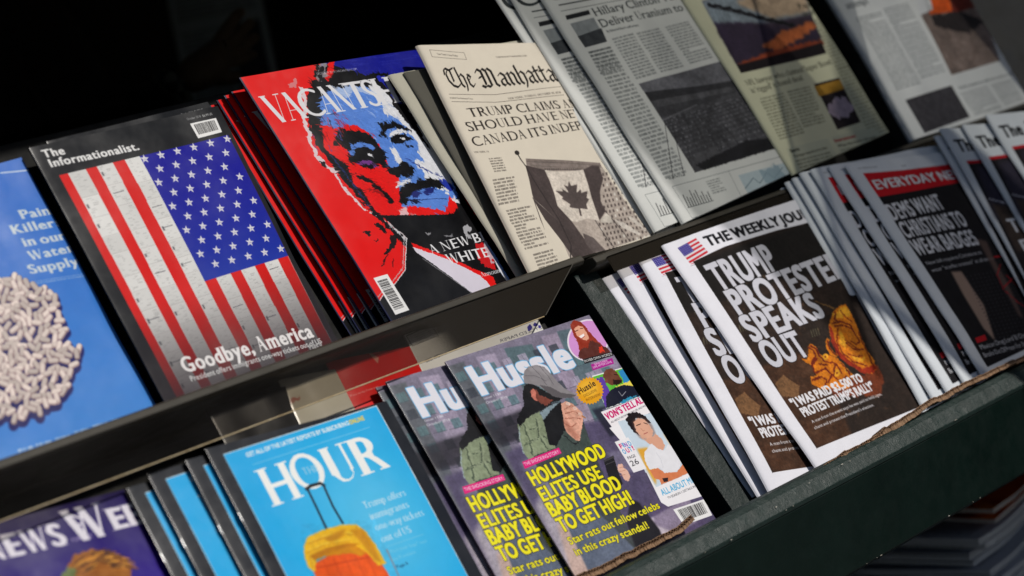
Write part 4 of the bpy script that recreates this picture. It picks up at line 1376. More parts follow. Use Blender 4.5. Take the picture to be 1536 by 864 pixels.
def art_hour():
    A = Art(Q['hour0'], 2700, (26, 30, 38))
    A.z(300, 460, 2.138)
    bq = [(75, 472), (567, 315), (1020, 1165), (480, 1265)]
    A.poly(bq, (215, 232, 240))
    A.poly([(77, 474), (566, 318), (1018, 1163), (482, 1262)], (22, 168, 232))
    m = raster([A.tx(bq)], A.W, A.H, 1)
    yy, xx = np.mgrid[0:A.H, 0:A.W]
    g = np.exp(-(((xx / A.W - .62) / .35) ** 2 + ((yy / A.H - .42) / .3) ** 2))
    A.img += (m * g)[..., None] * np.array([.30, .12, .03], np.float32) * .8
    A.text("GET ALL OF THE LATEST REPORTS BY SUBSCRIBING", 152, 482, 482, 376, 14, (225, 238, 245), HEAVY)
    A.text("ONLINE", 484, 376, 530, 361, 14, (240, 205, 60), HEAVY)
    A.line([(170, 506), (545, 385)], 1.4, (130, 205, 240))
    W = (240, 242, 240)
    A.text("H", 232, 642, 334, 607, 130, W, DID2)
    A.text("O", 322, 596, 422, 566, 124, W, DID2)
    A.text("UR", 436, 572, 612, 512, 128, W, DID2, sp=-.04)
    A.text("THE", 334, 540, 384, 526, 24, (150, 205, 232), SERIF)
    # trolley case with a yellow jacket over it
    A.line([(345, 585), (376, 650), (405, 712)], 6, (20, 24, 34)); A.line([(396, 572), (426, 640), (458, 695)], 6, (20, 24, 34))
    A.line([(340, 586), (356, 574), (386, 566), (400, 574)], 8, (20, 24, 34))
    A.poly([(355, 830), (480, 760), (540, 770), (600, 850), (700, 1050), (480, 1120)], (234, 88, 24), tone=6)
    for k in range(7):
        A.line([(395 + k * 34, 815 - k * 6), (520 + k * 34, 1090 - k * 6)], 3, (196, 62, 14), .55)
    A.line([(372, 838), (556, 800)], 3, (170, 50, 12), .6)
    Y = (240, 186, 28)
    A.poly([(332, 768), (344, 738), (392, 716), (450, 700), (500, 698), (530, 720), (560, 760), (596, 824), (570, 830), (535, 790), (500, 768), (450, 770), (400, 790), (372, 812), (368, 850), (346, 838), (334, 800)], Y, rough=1.5)
    A.poly([(440, 770), (500, 765), (530, 790), (520, 800), (480, 790), (400, 800), (380, 812), (385, 796)], (208, 136, 12), rough=2)
    for pts in ([(345, 760), (400, 740), (470, 730), (530, 735)], [(340, 790), (400, 765), (480, 750)], [(500, 705), (540, 770), (580, 822)], [(350, 800), (362, 840)]):
        A.line(pts, 3.2, (196, 130, 14), .7, rough=2)
        A.line([(x + 2, y - 6) for x, y in pts], 2.6, (250, 214, 80), .7, rough=2)
    A.poly([(395, 745), (440, 722), (470, 712), (455, 740), (420, 756)], (205, 140, 16), blur=2); A.poly([(480, 716), (520, 712), (550, 752), (580, 815), (560, 812), (520, 760)], (212, 146, 18), blur=2)
    A.poly([(350, 800), (400, 775), (470, 758), (520, 760), (460, 775), (400, 795), (370, 815)], (192, 122, 10), blur=1)
    A.photoize([(320, 700), (560, 680), (620, 840), (700, 1050), (480, 1120), (340, 860)], 1, .10, .06)
    for t, x0, y0, x1, y1 in (("Trump offers", 528, 648, 662, 604), ("immigrants", 548, 684, 672, 642), ("one-way tickets", 565, 718, 720, 668), ("out of US", 585, 756, 680, 722)):
        A.text(t, x0, y0, x1, y1, 23, (205, 232, 245), SERIF)
    A.line([(600, 770), (716, 730)], 1.3, (120, 205, 235))
    A.text('"Pack your bags" says', 608, 792, 728, 754, 11, (120, 205, 235), SERIF); A.text("the President", 618, 816, 694, 790, 11, (120, 205, 235), SERIF)
    A.text("Page 6", 632, 840, 668, 826, 11, (20, 60, 90), SERIF)
    MT['hour'] = A.material('cover_print_hour', spec=.2)


def art_hus():
    A = Art(Q['hus'], 3500, (112, 106, 126))
    E = lambda: A.z(660, 470, 3.758)
    F = lambda: A.z(840, 470, 3.758)
    G = lambda: A.z(880, 640, 3.859)
    Hh = lambda: A.z(740, 660, 4.236)
    J = lambda: A.z(560, 460, 2.139)
    K = (14, 14, 18)
    J()
    # blurred street: office blocks above, pavement below
    A.poly([(230, 170), (700, 20), (780, 150), (900, 400), (300, 500)], (124, 118, 138), tone=8)
    for (x, w_, c) in ((240, 50, (92, 96, 104)), (330, 60, (156, 146, 168)), (420, 90, (84, 104, 112)), (540, 60, (152, 140, 162)), (590, 70, (88, 106, 116)), (650, 80, (146, 136, 160))):
        A.poly([(x, 190 - (x - 240) * .32), (x + w_, 176 - (x - 240) * .32), (x + w_ + 210, 560), (x + 210, 590)], c, blur=2, tone=6)
    for r in range(8):
        for c in range(9):
            x = 262 + c * 50 + r * 34; y = 215 - c * 15 + r * 52
            A.poly([(x, y), (x + 26, y - 9), (x + 42, y + 20), (x + 16, y + 29)], random.choice([(84, 116, 124), (56, 62, 72), (92, 124, 130), (166, 158, 180)]), a=.8, blur=1)
            A.line([(x, y + 32), (x + 44, y + 18)], 2.0, (60, 58, 72), .6)
            A.line([(x + 13, y - 4), (x + 30, y + 24)], 1.4, (50, 50, 62), .5)
    A.poly([(330, 385), (560, 300), (600, 380), (400, 450)], (36, 34, 42), a=.8, blur=6)
    A.poly([(420, 470), (640, 380), (900, 330), (1110, 690), (640, 870)], (84, 76, 106), blur=6, tone=8)
    A.poly([(700, 330), (820, 300), (860, 380), (760, 420)], (32, 32, 48), a=.85, blur=4)
    for k in range(6):
        A.poly([(735 + k * 22, 330 + k * 8), (748 + k * 22, 326 + k * 8), (770 + k * 22, 372 + k * 6), (757 + k * 22, 376 + k * 6)], (170, 165, 200), a=.55, blur=2)
    A.poly([(750, 470), (830, 450), (860, 520), (790, 540)], (170, 166, 186), a=.35, blur=5)
    A.poly([(560, 560), (640, 700), (700, 830), (640, 870), (520, 640)], (190, 182, 190), a=.8, blur=8)
    A.poly([(470, 500), (520, 480), (600, 640), (560, 660)], (130, 132, 150), a=.7, blur=7)
    A.poly([(590, 700), (650, 690), (690, 780), (700, 860), (640, 870)], (196, 168, 156), a=.9, blur=6)
    A.poly([(870, 690), (960, 640), (1010, 600), (1040, 690), (950, 740), (900, 730)], (196, 186, 200), blur=3)
    A.poly([(880, 560), (920, 640), (1010, 610), (1070, 690), (1000, 740), (900, 700)], (92, 78, 110), a=.55, blur=4)
    # figure in a field jacket, holding his collar up over his face
    C1 = (132, 144, 116); C2 = (64, 76, 62)
    A.poly([(462, 378), (490, 352), (560, 322), (600, 306), (640, 330), (668, 350), (690, 420), (720, 500), (760, 590), (800, 680), (850, 790), (700, 860), (640, 740), (560, 560), (500, 480), (470, 420)], (62, 68, 70), rough=2, tone=8)
    A.poly([(560, 560), (600, 540), (700, 640), (850, 790), (690, 850), (620, 700)], (92, 102, 122), blur=3, tone=10)
    E()
    A.poly([(440, 625), (470, 596), (560, 550), (600, 640), (640, 700), (650, 760), (560, 790), (500, 830), (465, 780), (446, 700)], C1, rough=3, tone=12)
    for pts in ([(470, 620), (500, 700), (520, 800)], [(540, 590), (560, 690), (600, 760)], [(500, 650), (560, 640)], [(580, 690), (640, 720)], [(480, 740), (560, 700)]):
        A.line(pts, 6, C2, .8, rough=4)
        A.line([(x + 9, y - 4) for x, y in pts], 5, (150, 160, 132), .7, rough=4)
    A.line([(446, 640), (448, 700), (470, 790)], 3, (160, 178, 190), .8, rough=2)
    A.poly([(565, 560), (600, 530), (640, 512), (664, 505), (640, 540), (600, 580), (585, 600)], (128, 146, 156), rough=3, tone=10)
    A.poly([(585, 602), (625, 545), (676, 500), (700, 520), (700, 580), (716, 640), (690, 700), (660, 750), (618, 740), (600, 680)], K, rough=2)
    A.poly([(700, 660), (740, 700), (800, 640), (850, 730), (820, 800), (760, 860), (640, 860), (640, 780)], (66, 78, 74), rough=3, tone=12)
    A.line([(700, 690), (760, 740), (790, 716)], 4, K, .8, rough=3)
    # head, ear, cap
    A.poly([(478, 395), (530, 400), (600, 440), (690, 480), (640, 500), (590, 535), (540, 560), (490, 590), (450, 640), (432, 600), (470, 520), (466, 440)], K, rough=3)
    A.poly([(508, 440), (520, 422), (546, 430), (560, 460), (590, 470), (640, 490), (600, 520), (560, 500), (528, 486)], (120, 62, 50), rough=3, tone=10)
    A.poly([(510, 432), (528, 424), (542, 440), (540, 470), (550, 492), (530, 486), (516, 466)], (198, 116, 100), rough=2)
    # fist
    A.poly([(682, 510), (706, 494), (740, 506), (772, 532), (800, 560), (806, 592), (798, 650), (786, 720), (764, 716), (718, 676), (700, 640), (692, 580), (684, 546)], (226, 168, 146), rough=1.5, tone=8)
    A.poly([(690, 600), (712, 660), (770, 716), (790, 700), (740, 640), (712, 600)], (176, 108, 88), a=.6, blur=4)
    for pts in ([(700, 540), (740, 520), (768, 540)], [(702, 566), (750, 552), (790, 572)], [(704, 592), (756, 588), (798, 596)], [(700, 620), (740, 640), (770, 620)]):
        A.line(pts, 3, (150, 84, 66), .75, rough=2)
    A.ell(722, 510, 14, 9, (240, 205, 190), 20); A.ell(760, 536, 13, 9, (240, 200, 184), 30); A.ell(788, 568, 12, 9, (232, 190, 170), 40)
    A.line([(800, 578), (818, 590)], 5, (190, 120, 50))
    A.text("Issue 1138", 250, 488, 346, 457, 14, (215, 215, 225), SANS)
    A.text("October 2018", 262, 512, 382, 475, 14, (215, 215, 225), SANS)
    A.photoize(None, 0, .10, .12)
    # masthead
    LB_ = (110, 185, 235)
    A.text("Hussle", 232, 462, 772, 292, 176, (226, 226, 236), HEAVY, sp=-.03, ol=(LB_, 3))
    # cap in front of the masthead
    A.poly([(470, 356), (476, 322), (500, 298), (544, 288), (590, 300), (622, 334), (660, 380), (700, 420), (768, 458), (748, 474), (700, 478), (650, 470), (610, 446), (560, 410), (520, 398), (476, 392)], (138, 134, 138), rough=1, tone=9)
    A.poly([(500, 306), (540, 292), (590, 304), (620, 340), (600, 350), (560, 320), (510, 325)], (160, 156, 160), a=.7, blur=3)
    A.poly([(560, 402), (620, 412), (680, 446), (768, 460), (740, 476), (690, 478), (640, 468), (600, 440)], (92, 88, 92), rough=1.5)
    for pts in ([(520, 300), (560, 340), (600, 400)], [(560, 292), (610, 350), (640, 400)], [(480, 350), (540, 350), (600, 380)]):
        A.line(pts, 2, (78, 74, 80), .8, rough=1)
    # side column
    F()
    t = np.linspace(0, 6.283, 40)
    A.ell(160, 150, 116, 120, (235, 225, 238), 35)
    A.ell(160, 150, 106, 112, (214, 150, 214), 35)
    A.poly([(58, 60), (80, 36), (120, 44), (150, 80), (190, 130), (240, 180), (276, 205), (288, 228), (140, 262), (120, 240), (100, 160), (76, 120)], (150, 52, 34), rough=3, tone=14)
    A.poly([(80, 85), (102, 66), (130, 74), (150, 104), (164, 140), (150, 152), (120, 142), (96, 124)], (232, 168, 140), rough=1.5)
    A.poly([(108, 128), (136, 112), (140, 126), (122, 138)], (250, 240, 240)); A.line([(88, 100), (104, 92)], 2.6, (60, 24, 20)); A.line([(116, 84), (132, 82)], 2.6, (60, 24, 20))
    A.line([(106, 132), (122, 142), (142, 126)], 1.8, (160, 30, 40))
    A.poly([(110, 215), (128, 195), (160, 190), (170, 150), (210, 165), (262, 190), (290, 225), (140, 262), (104, 250)], (92, 46, 40), rough=3, tone=10)
    A.poly([(218, 190), (236, 182), (252, 214), (224, 222)], (226, 60, 40), rough=3)
    A.poly([(130, 258), (298, 214), (304, 236), (140, 284)], (22, 20, 26))
    A.text("IN HER OWN WORDS!", 142, 276, 298, 232, 15, (240, 240, 240), BOLD)
    A.poly([(174, 288), (296, 250), (306, 282), (186, 322)], (176, 38, 148))
    A.text("GINA'S NEW", 196, 292, 272, 270, 12, (240, 225, 240), BOLD); A.text("LIFE AFTER LOVE", 190, 310, 296, 276, 12, (240, 225, 240), BOLD)
    A.poly([(180, 352), (366, 300), (460, 468), (262, 540)], (238, 240, 240))
    A.poly([(184, 358), (366, 306), (456, 462), (262, 534)], (96, 190, 60), tone=8)
    A.poly([(330, 320), (366, 306), (456, 462), (400, 480)], (50, 140, 200), rough=4); A.poly([(190, 370), (240, 360), (290, 460), (262, 534)], (96, 60, 170), rough=4)
    A.poly([(300, 420), (410, 372), (420, 400), (330, 450)], (238, 220, 90), rough=4)
    A.poly([(240, 350), (256, 318), (290, 306), (320, 330), (340, 360), (354, 376), (340, 390), (318, 398), (290, 406), (262, 390)], (112, 66, 50), rough=2, tone=10)
    A.poly([(296, 372), (330, 374), (352, 378), (346, 392), (318, 404), (300, 400)], (44, 26, 24), rough=2); A.line([(306, 344), (326, 346)], 3, (30, 18, 18)); A.ell(262, 382, 8, 11, (128, 76, 58), 20)
    A.poly([(258, 470), (284, 430), (330, 412), (360, 400), (420, 410), (456, 462), (262, 536)], (26, 28, 46), rough=2)
    A.poly([(330, 500), (390, 470), (440, 462), (352, 506)], (50, 150, 190), rough=4); A.line([(330, 440), (350, 466), (372, 440)], 2.2, (170, 170, 180))
    # gold seal
    A.poly([(168 + (80 if k % 2 == 0 else 70) * math.sin(k * math.pi / 26), 436 + (80 if k % 2 == 0 else 70) * math.cos(k * math.pi / 26)) for k in range(52)], (232, 164, 24))
    A.ell(160, 425, 52, 46, (248, 196, 60), 0, .6, blur=5)
    A.text("Hussle", 112, 456, 204, 404, 34, (60, 36, 10), BOLD)
    A.text("EXCLUSIVE", 138, 474, 210, 438, 16, (110, 70, 10), SANS); A.text("INTERVIEW!", 152, 496, 232, 462, 16, (110, 70, 10), SANS)
    # white panels
    A.poly([(230, 556), (482, 462), (500, 510), (510, 560), (302, 656)], (244, 240, 244))
    A.text("VON'S TELL ALL", 268, 602, 486, 496, 40, (208, 20, 110), HEAVY)
    A.text("ALL ABOUT HIS FAMILY, LOVE LIFE, AND WORK", 290, 620, 498, 518, 11, (60, 60, 70), SANS)
    A.poly([(316, 650), (512, 560), (610, 690), (700, 860), (480, 900), (402, 700)], (196, 216, 232), tone=4)
    G()
    A.poly([(130, 8), (300, -60), (420, 0), (560, 190), (660, 300), (700, 392), (470, 464), (430, 440), (330, 240)], (244, 242, 246))
    A.poly([(180, -30), (380, -80), (480, 40), (610, 262), (400, 352), (330, 240), (230, 70)], (204, 220, 234), tone=4)
    A.poly([(290, 130), (350, 122), (400, 200), (400, 340), (340, 240)], (226, 168, 60), blur=4)
    A.poly([(440, 40), (500, 60), (580, 200), (600, 240), (540, 200)], (232, 190, 130), blur=4)
    A.poly([(225, -40), (240, -76), (290, -86), (338, -60), (372, -16), (356, -20), (320, -46), (284, -50), (276, -20), (284, 20), (300, 50), (270, 30)], (30, 24, 28), rough=3)
    A.poly([(262, -30), (300, -56), (345, -46), (378, -10), (398, 40), (380, 72), (350, 84), (310, 70), (280, 34)], (120, 80, 66), a=.5, blur=3)
    A.poly([(270, -26), (296, -50), (332, -40), (362, -10), (384, 30), (376, 60), (350, 74), (316, 60), (286, 24)], (226, 172, 146), rough=1.5, tone=6)
    A.line([(288, -6), (312, -16)], 3, (40, 26, 24)); A.line([(330, -22), (352, -14)], 3, (40, 26, 24)); A.line([(330, 44), (352, 34)], 2.6, (168, 80, 76)); A.line([(312, 8), (326, 26), (334, 22)], 1.8, (180, 116, 96))
    A.poly([(300, 52), (340, 74), (384, 56), (396, 40), (430, 70), (450, 110), (440, 140), (400, 130), (360, 100)], (222, 166, 140), rough=1.5)
    A.poly([(330, 150), (372, 98), (410, 130), (446, 140), (466, 104), (520, 120), (550, 190), (530, 250), (470, 290), (420, 240), (360, 250), (334, 200)], (232, 232, 238), rough=1.5, tone=5)
    A.poly([(362, 254), (410, 240), (450, 270), (520, 262), (570, 200), (598, 262), (520, 300), (430, 336), (420, 310), (390, 300)], (218, 128, 84), rough=1.5, tone=8)
    A.poly([(436, 300), (470, 296), (470, 318), (446, 322)], (40, 30, 36))
    A.line([(400, 150), (430, 200), (440, 240)], 2, (200, 200, 210), .8, rough=2)
    A.poly([(160, 90), (240, 62), (344, 244), (270, 268)], (240, 238, 242))
    for ch, x, y, c in (("F", 196, 128, (208, 30, 110)), ("I", 214, 122, (60, 150, 210)), ("N", 224, 120, (120, 60, 180)), ("D", 246, 112, (60, 150, 210))):
        A.text(ch, x, y, x + (6 if ch == 'I' else 17), y - 4, 28, c, BOLD)
    for ch, x, y, c in (("O", 214, 160, (60, 150, 210)), ("U", 234, 152, (208, 30, 110)), ("T", 250, 146, (60, 150, 210)), ("!", 270, 138, (208, 30, 110))):
        A.text(ch, x, y, x + (6 if ch == '!' else 17), y - 4, 28, c, BOLD)
    A.text("PAGE", 240, 192, 284, 176, 18, (50, 50, 56), SANS); A.text("26", 262, 232, 304, 214, 34, (30, 30, 36), SANS)
    A.text("ALL ABOUT MERV", 440, 400, 660, 306, 38, (90, 180, 226), BOLD)
    A.text("TV SEASON 1 DETAILS INSIDE", 472, 420, 660, 338, 14, (60, 60, 66), SANS)
    A.bars([(500, 480), (680, 418), (728, 512), (560, 572)], 36, 9)
    # coffee cup in the other hand
    A.poly([(96, 196), (150, 168), (164, 210), (180, 262), (206, 330), (170, 380), (140, 340), (110, 250)], (26, 24, 28), rough=1)
    A.line([(102, 200), (154, 176)], 7, (60, 58, 62)); A.line([(110, 222), (162, 200)], 1.6, (90, 88, 92))
    A.poly([(176, 222), (200, 214), (212, 240), (236, 256), (250, 292), (240, 318), (216, 310), (196, 270), (180, 262)], (232, 186, 166), rough=2, tone=6)
    for y in (240, 262, 286):
        A.line([(188, y), (222, y - 8)], 2, (180, 120, 100), .8)
    A.poly([(250, 420), (300, 440), (420, 600), (436, 650), (280, 700), (230, 560)], (24, 20, 26), blur=3)
    Hh()
    A.poly([(182, 140), (416, 48), (434, 84), (200, 184)], (226, 28, 124))
    A.text("THE SHOCKING STORY:", 202, 166, 426, 80, 22, (245, 225, 238), BOLD)
    Y = (246, 236, 26); OLc = ((24, 22, 20), 2.4)
    for t_, x0, y0, x1, y1, h in (("HOLLYWOOD", 255, 292, 722, 100, 97), ("ELITES USE", 318, 392, 700, 236, 93), ("BABY BLOOD", 374, 490, 822, 306, 97), ("TO GET HIGH!", 438, 588, 896, 400, 97)):
        A.text(t_, x0, y0, x1, y1, h, Y, HEAVY, sp=-.02, ol=OLc)
    A.text("Star rats out fellow celebs", 490, 666, 1060, 432, 50, Y, BOLD, ol=((24, 22, 20), 1.6))
    A.text("in this crazy scandal!", 528, 736, 990, 560, 50, Y, BOLD, ol=((24, 22, 20), 1.6))
    MT['hus'] = A.material('cover_print_hussle')


def art_twj():
    A = Art(Q['twj'], 3000, (234, 234, 242))
    L = lambda: A.z(880, 280, 1.838)
    K_ = lambda: A.z(1040, 350, 2.619)
    L()
    small_flag(A, [(252, 168), (300, 143), (334, 182), (286, 210)])
    A.text("THE WEEKLY JOURNAL", 334, 166, 680, 64, 30, (18, 18, 24), HEAVY, sp=-.03)
    A.line([(290, 212), (420, 160), (560, 122), (680, 96)], 2, (200, 30, 60))
    A.line([(288, 218), (420, 166), (560, 128), (680, 102)], .8, (90, 90, 90))
    K_()
    keep = A.img.copy()
    pq = [(0, 110), (120, 55), (330, -10), (480, -50), (640, 250), (900, 700), (490, 858)]
    A.poly(pq, (40, 30, 25), tone=7)
    A.poly([(0, 112), (480, -50), (560, 120), (100, 300)], (22, 19, 18), blur=7, tone=5)
    A.poly([(100, 270), (420, 160), (560, 300), (320, 430), (240, 520)], (44, 32, 26), blur=6, tone=10)
    A.poly([(240, 530), (470, 450), (620, 800), (490, 850)], (70, 45, 30), blur=6, tone=12)
    rng = random.Random(11)
    for k in range(150):
        y = 150 + rng.random() * 600; x = 60 + (y - 110) * .66 + rng.random() * 330
        A.ell(x, y, rng.uniform(2, 9), rng.uniform(2, 7), rng.choice([(92, 64, 44), (18, 14, 12), (62, 42, 28), (112, 80, 52)]), rng.random() * 90, .45, rough=3, blur=1)
    for x, y in ((180, 360), (250, 350), (130, 240), (455, 385)):
        for k in range(4):
            A.line([(x + k * 9, y - k * 3), (x + k * 9 + 8, y + 28 - k * 3)], 2.6, (150, 160, 120), .5)
    A.poly([(322, 590), (352, 556), (372, 574), (414, 600), (412, 646), (350, 640)], (128, 92, 60), a=.85, rough=2); A.poly([(300, 640), (330, 600), (350, 620), (340, 660)], (110, 78, 50), a=.7, rough=2)
    A.line([(475, 268), (560, 300), (600, 330)], 4, (190, 140, 70), .55, rough=3)
    # orange paper-lantern caricature: big head, small kicking body
    A.z(1080, 440, 4.115)
    O = (204, 116, 20); DO = (92, 20, 12); RO = (150, 42, 18); YL = (222, 156, 40)
    A.poly([(640, 560), (760, 520), (900, 500), (960, 440), (1010, 560), (980, 640), (700, 640)], (150, 62, 26), a=.65, rough=8, blur=2)
    A.poly([(700, 110), (735, 78), (768, 70), (792, 104), (812, 150), (836, 190), (870, 280), (902, 350), (948, 420), (962, 470), (935, 498), (880, 496), (830, 470), (780, 436), (730, 400), (700, 340), (672, 270), (664, 200), (680, 150)], O, rough=3, tone=12)
    A.poly([(664, 200), (690, 230), (700, 300), (740, 380), (800, 430), (880, 470), (950, 440), (962, 476), (930, 500), (870, 498), (780, 444), (720, 396), (680, 320)], RO, rough=4, tone=10)
    A.poly([(690, 140), (730, 96), (770, 84), (800, 130), (770, 150), (720, 160)], YL, rough=6, tone=10)
    A.poly([(720, 240), (760, 260), (780, 320), (760, 350), (730, 300)], YL, rough=6)
    A.poly([(800, 380), (850, 400), (900, 400), (880, 440), (820, 420)], YL, rough=6)
    for pts in ([(690, 190), (740, 176), (800, 200)], [(700, 210), (752, 200), (800, 216), (820, 240)], [(800, 196), (830, 260), (856, 300), (836, 318), (800, 300)], [(762, 292), (800, 320), (850, 352), (886, 350)], [(770, 310), (810, 344), (850, 360)], [(720, 220), (712, 300), (752, 380), (820, 430), (900, 450)], [(850, 240), (880, 320), (920, 400), (936, 440)], [(740, 110), (770, 150), (812, 180)], [(710, 120), (700, 160), (720, 180)], [(780, 376), (830, 396), (872, 388)], [(690, 320), (730, 400)]):
        A.line(pts, 5, DO, .92, rough=3)
    A.poly([(498, 408), (530, 414), (540, 360), (530, 334), (552, 320), (590, 344), (604, 380), (620, 388), (650, 384), (700, 400), (740, 430), (780, 480), (820, 520), (780, 600), (700, 590), (640, 600), (600, 590), (556, 560), (552, 520), (590, 510), (570, 480), (560, 450), (516, 430)], O, rough=3, tone=12)
    A.poly([(640, 300), (652, 280), (664, 292), (662, 330), (690, 370), (720, 386), (710, 404), (672, 390), (646, 350)], O, rough=2)
    for x, y, r in ((640, 400, 17), (712, 500, 20), (772, 484, 12)):
        A.ell(x, y, r, r * 1.15, YL, 20); A.ell(x, y, 5, 6, DO, 20)
    for pts in ([(536, 340), (566, 356), (580, 400), (556, 440)], [(590, 410), (560, 450), (580, 500), (640, 470), (680, 510), (660, 560)], [(600, 390), (640, 430), (700, 440), (740, 500)], [(560, 540), (620, 520), (650, 540), (640, 590)], [(700, 450), (690, 520), (740, 560), (770, 520)], [(740, 440), (790, 500), (800, 560)], [(600, 440), (650, 450)], [(548, 330), (586, 350), (600, 390)], [(652, 300), (664, 350), (710, 392)]):
        A.line(pts, 6, DO, .92, rough=3)
    K_()
    A.photoize([(0, 112), (480, -50), (900, 700), (490, 858)], 1, .2, .2)
    pm = raster([A.tx(pq)], A.W, A.H, 2)[..., None]
    A.img = A.img * pm + keep * (1 - pm)
    W = (206, 206, 216)
    for t, x0, y0, x1, y1, h in (("TRUMP", 106, 226, 338, 140, 116), ("PROTESTERS", 182, 326, 640, 152, 114), ("SPEAKS", 236, 428, 518, 326, 114), ("OUT", 306, 530, 456, 480, 114)):
        A.text(t, x0, y0, x1, y1, h, W, HEAVY, sp=-.02, ol=((22, 18, 18), 2))
    A.text('"I WAS PAID $3,500 TO', 396, 686, 666, 584, 38, (230, 230, 236), HEAVY, sp=-.02)
    A.text("PROTEST TRUMP'S RALLY\"", 436, 722, 712, 616, 38, (230, 230, 236), HEAVY, sp=-.02)
    A.text("A man from the event says he was paid to hold signs,", 466, 748, 738, 638, 13, (220, 220, 226), BOLD)
    A.text("chant and protest the President's election.", 476, 772, 706, 682, 13, (220, 220, 226), BOLD)
    A.poly([(484, 846), (900, 680), (960, 780), (496, 930)], (234, 234, 242))
    A.photo_noise([(100, 70), (480, -40), (800, 700), (490, 850)], 3, .05)
    MT['twj'] = A.material('front_page_print_weekly', gloss=False, white=.86)


def art_ev():
    A = Art(Q['ev0'], 2500, (222, 228, 234))
    A.z(1260, 230, 2.62)
    keep = A.img.copy(); pq = [(90, 78), (250, 66), (620, 20), (1000, 640), (580, 840)]
    A.poly(pq, (22, 20, 24), tone=5)
    A.poly([(90, 78), (250, 66), (620, 20), (650, 80), (300, 150), (140, 174)], (206, 20, 34))
    A.text("EVERYDAY NEWS", 146, 142, 520, 92, 42, (236, 236, 240), HEAVY, sp=-.04, ol=((90, 8, 14), 1.4))
    W = (226, 228, 234)
    pm = raster([A.tx(pq)], A.W, A.H, 2)[..., None]
    A.img = A.img * pm + keep * (1 - pm)
    A.text("DEMS WANT", 210, 264, 410, 222, 70, W, COND, sp=.03)
    A.text("CHRISTIANS TO", 260, 334, 500, 288, 70, W, COND, sp=.03)
    A.text("WEAR BADGES", 304, 404, 544, 362, 70, W, COND, sp=.03)
    A.text("New bill requires Christians to", 340, 442, 552, 400, 16, W, SANS)
    A.text('wear "scarlet crosses" at all times', 360, 470, 600, 422, 16, W, SANS)
    A.poly([(430, 470), (470, 468), (560, 600), (610, 740), (560, 690), (480, 560)], (158, 134, 120), blur=3)
    A.poly([(530, 340), (570, 350), (600, 420), (650, 500), (720, 650), (700, 640), (610, 480)], (110, 88, 80), blur=4, a=.8)
    rng = random.Random(2)
    for r in range(22):
        for c in range(12):
            A.ell(492 + c * 16 + r * 7, 490 + r * 14 - c * 3, 3.2, 2.4, (60, 58, 66), 0, .8)
    A.line([(625, 440), (612, 480), (640, 540), (700, 590), (720, 600)], 3, (190, 24, 34), 1, rough=2)
    A.line([(650, 480), (700, 530)], 3, (190, 24, 34)); A.line([(640, 530), (700, 470)], 3, (190, 24, 34)); A.line([(600, 412), (632, 408)], 5, (190, 24, 34))
    A.poly([(528, 728), (566, 714), (576, 734), (538, 748)], (190, 24, 34))
    A.text("Mexican Drug Lord 'El Chapo'", 556, 772, 750, 716, 20, W, SANS); A.text("Breaks Out Of Prison For 3rd Time", 570, 802, 770, 744, 20, W, SANS)
    A.text("OCTOBER 30, 2018", 74, 62, 148, 54, 7, (120, 120, 126), SANS); A.text("$2.00", 244, 52, 262, 50, 7, (120, 120, 126), SANS)
    MT['ev'] = A.material('front_page_print_everyday', gloss=False, white=.82)


def art_the():
    A = Art(Q['the2'], 2200, (222, 228, 234))
    A.z(1150, 130, 3.2)
    A.text("The", 925, 312, 1030, 300, 64, (22, 22, 26), HEAVY)
    A.text("Nation Post", 1060, 296, 1480, 252, 64, (22, 22, 26), HEAVY)
    A.poly([(962, 362), (1400, 320), (2000, 1100), (1380, 1180)], (30, 26, 30), tone=8)
    A.poly([(958, 356), (1500, 306), (1506, 318), (966, 370)], (200, 22, 36))
    A.poly([(1000, 380), (1500, 340), (1640, 560), (1100, 640)], (50, 46, 62), blur=8, tone=10)
    A.line([(1070, 540), (1150, 560), (1400, 500)], 5, (200, 200, 208), .8, rough=3)
    A.poly([(1080, 560), (1160, 575), (1300, 760), (1200, 800)], (66, 54, 48), blur=5, tone=12)
    A.text("TOWN SAYS", 1180, 700, 1560, 640, 70, (226, 228, 234), HEAVY, sp=-.05)
    A.text("ENOUGH", 1240, 800, 1560, 740, 70, (226, 228, 234), HEAVY, sp=-.05)
    A.body([(860, 190), (930, 186), (932, 200), (862, 204)], 2, (120, 120, 126), .6)
    MT['the'] = A.material('front_page_print_nation', gloss=False, white=.80)


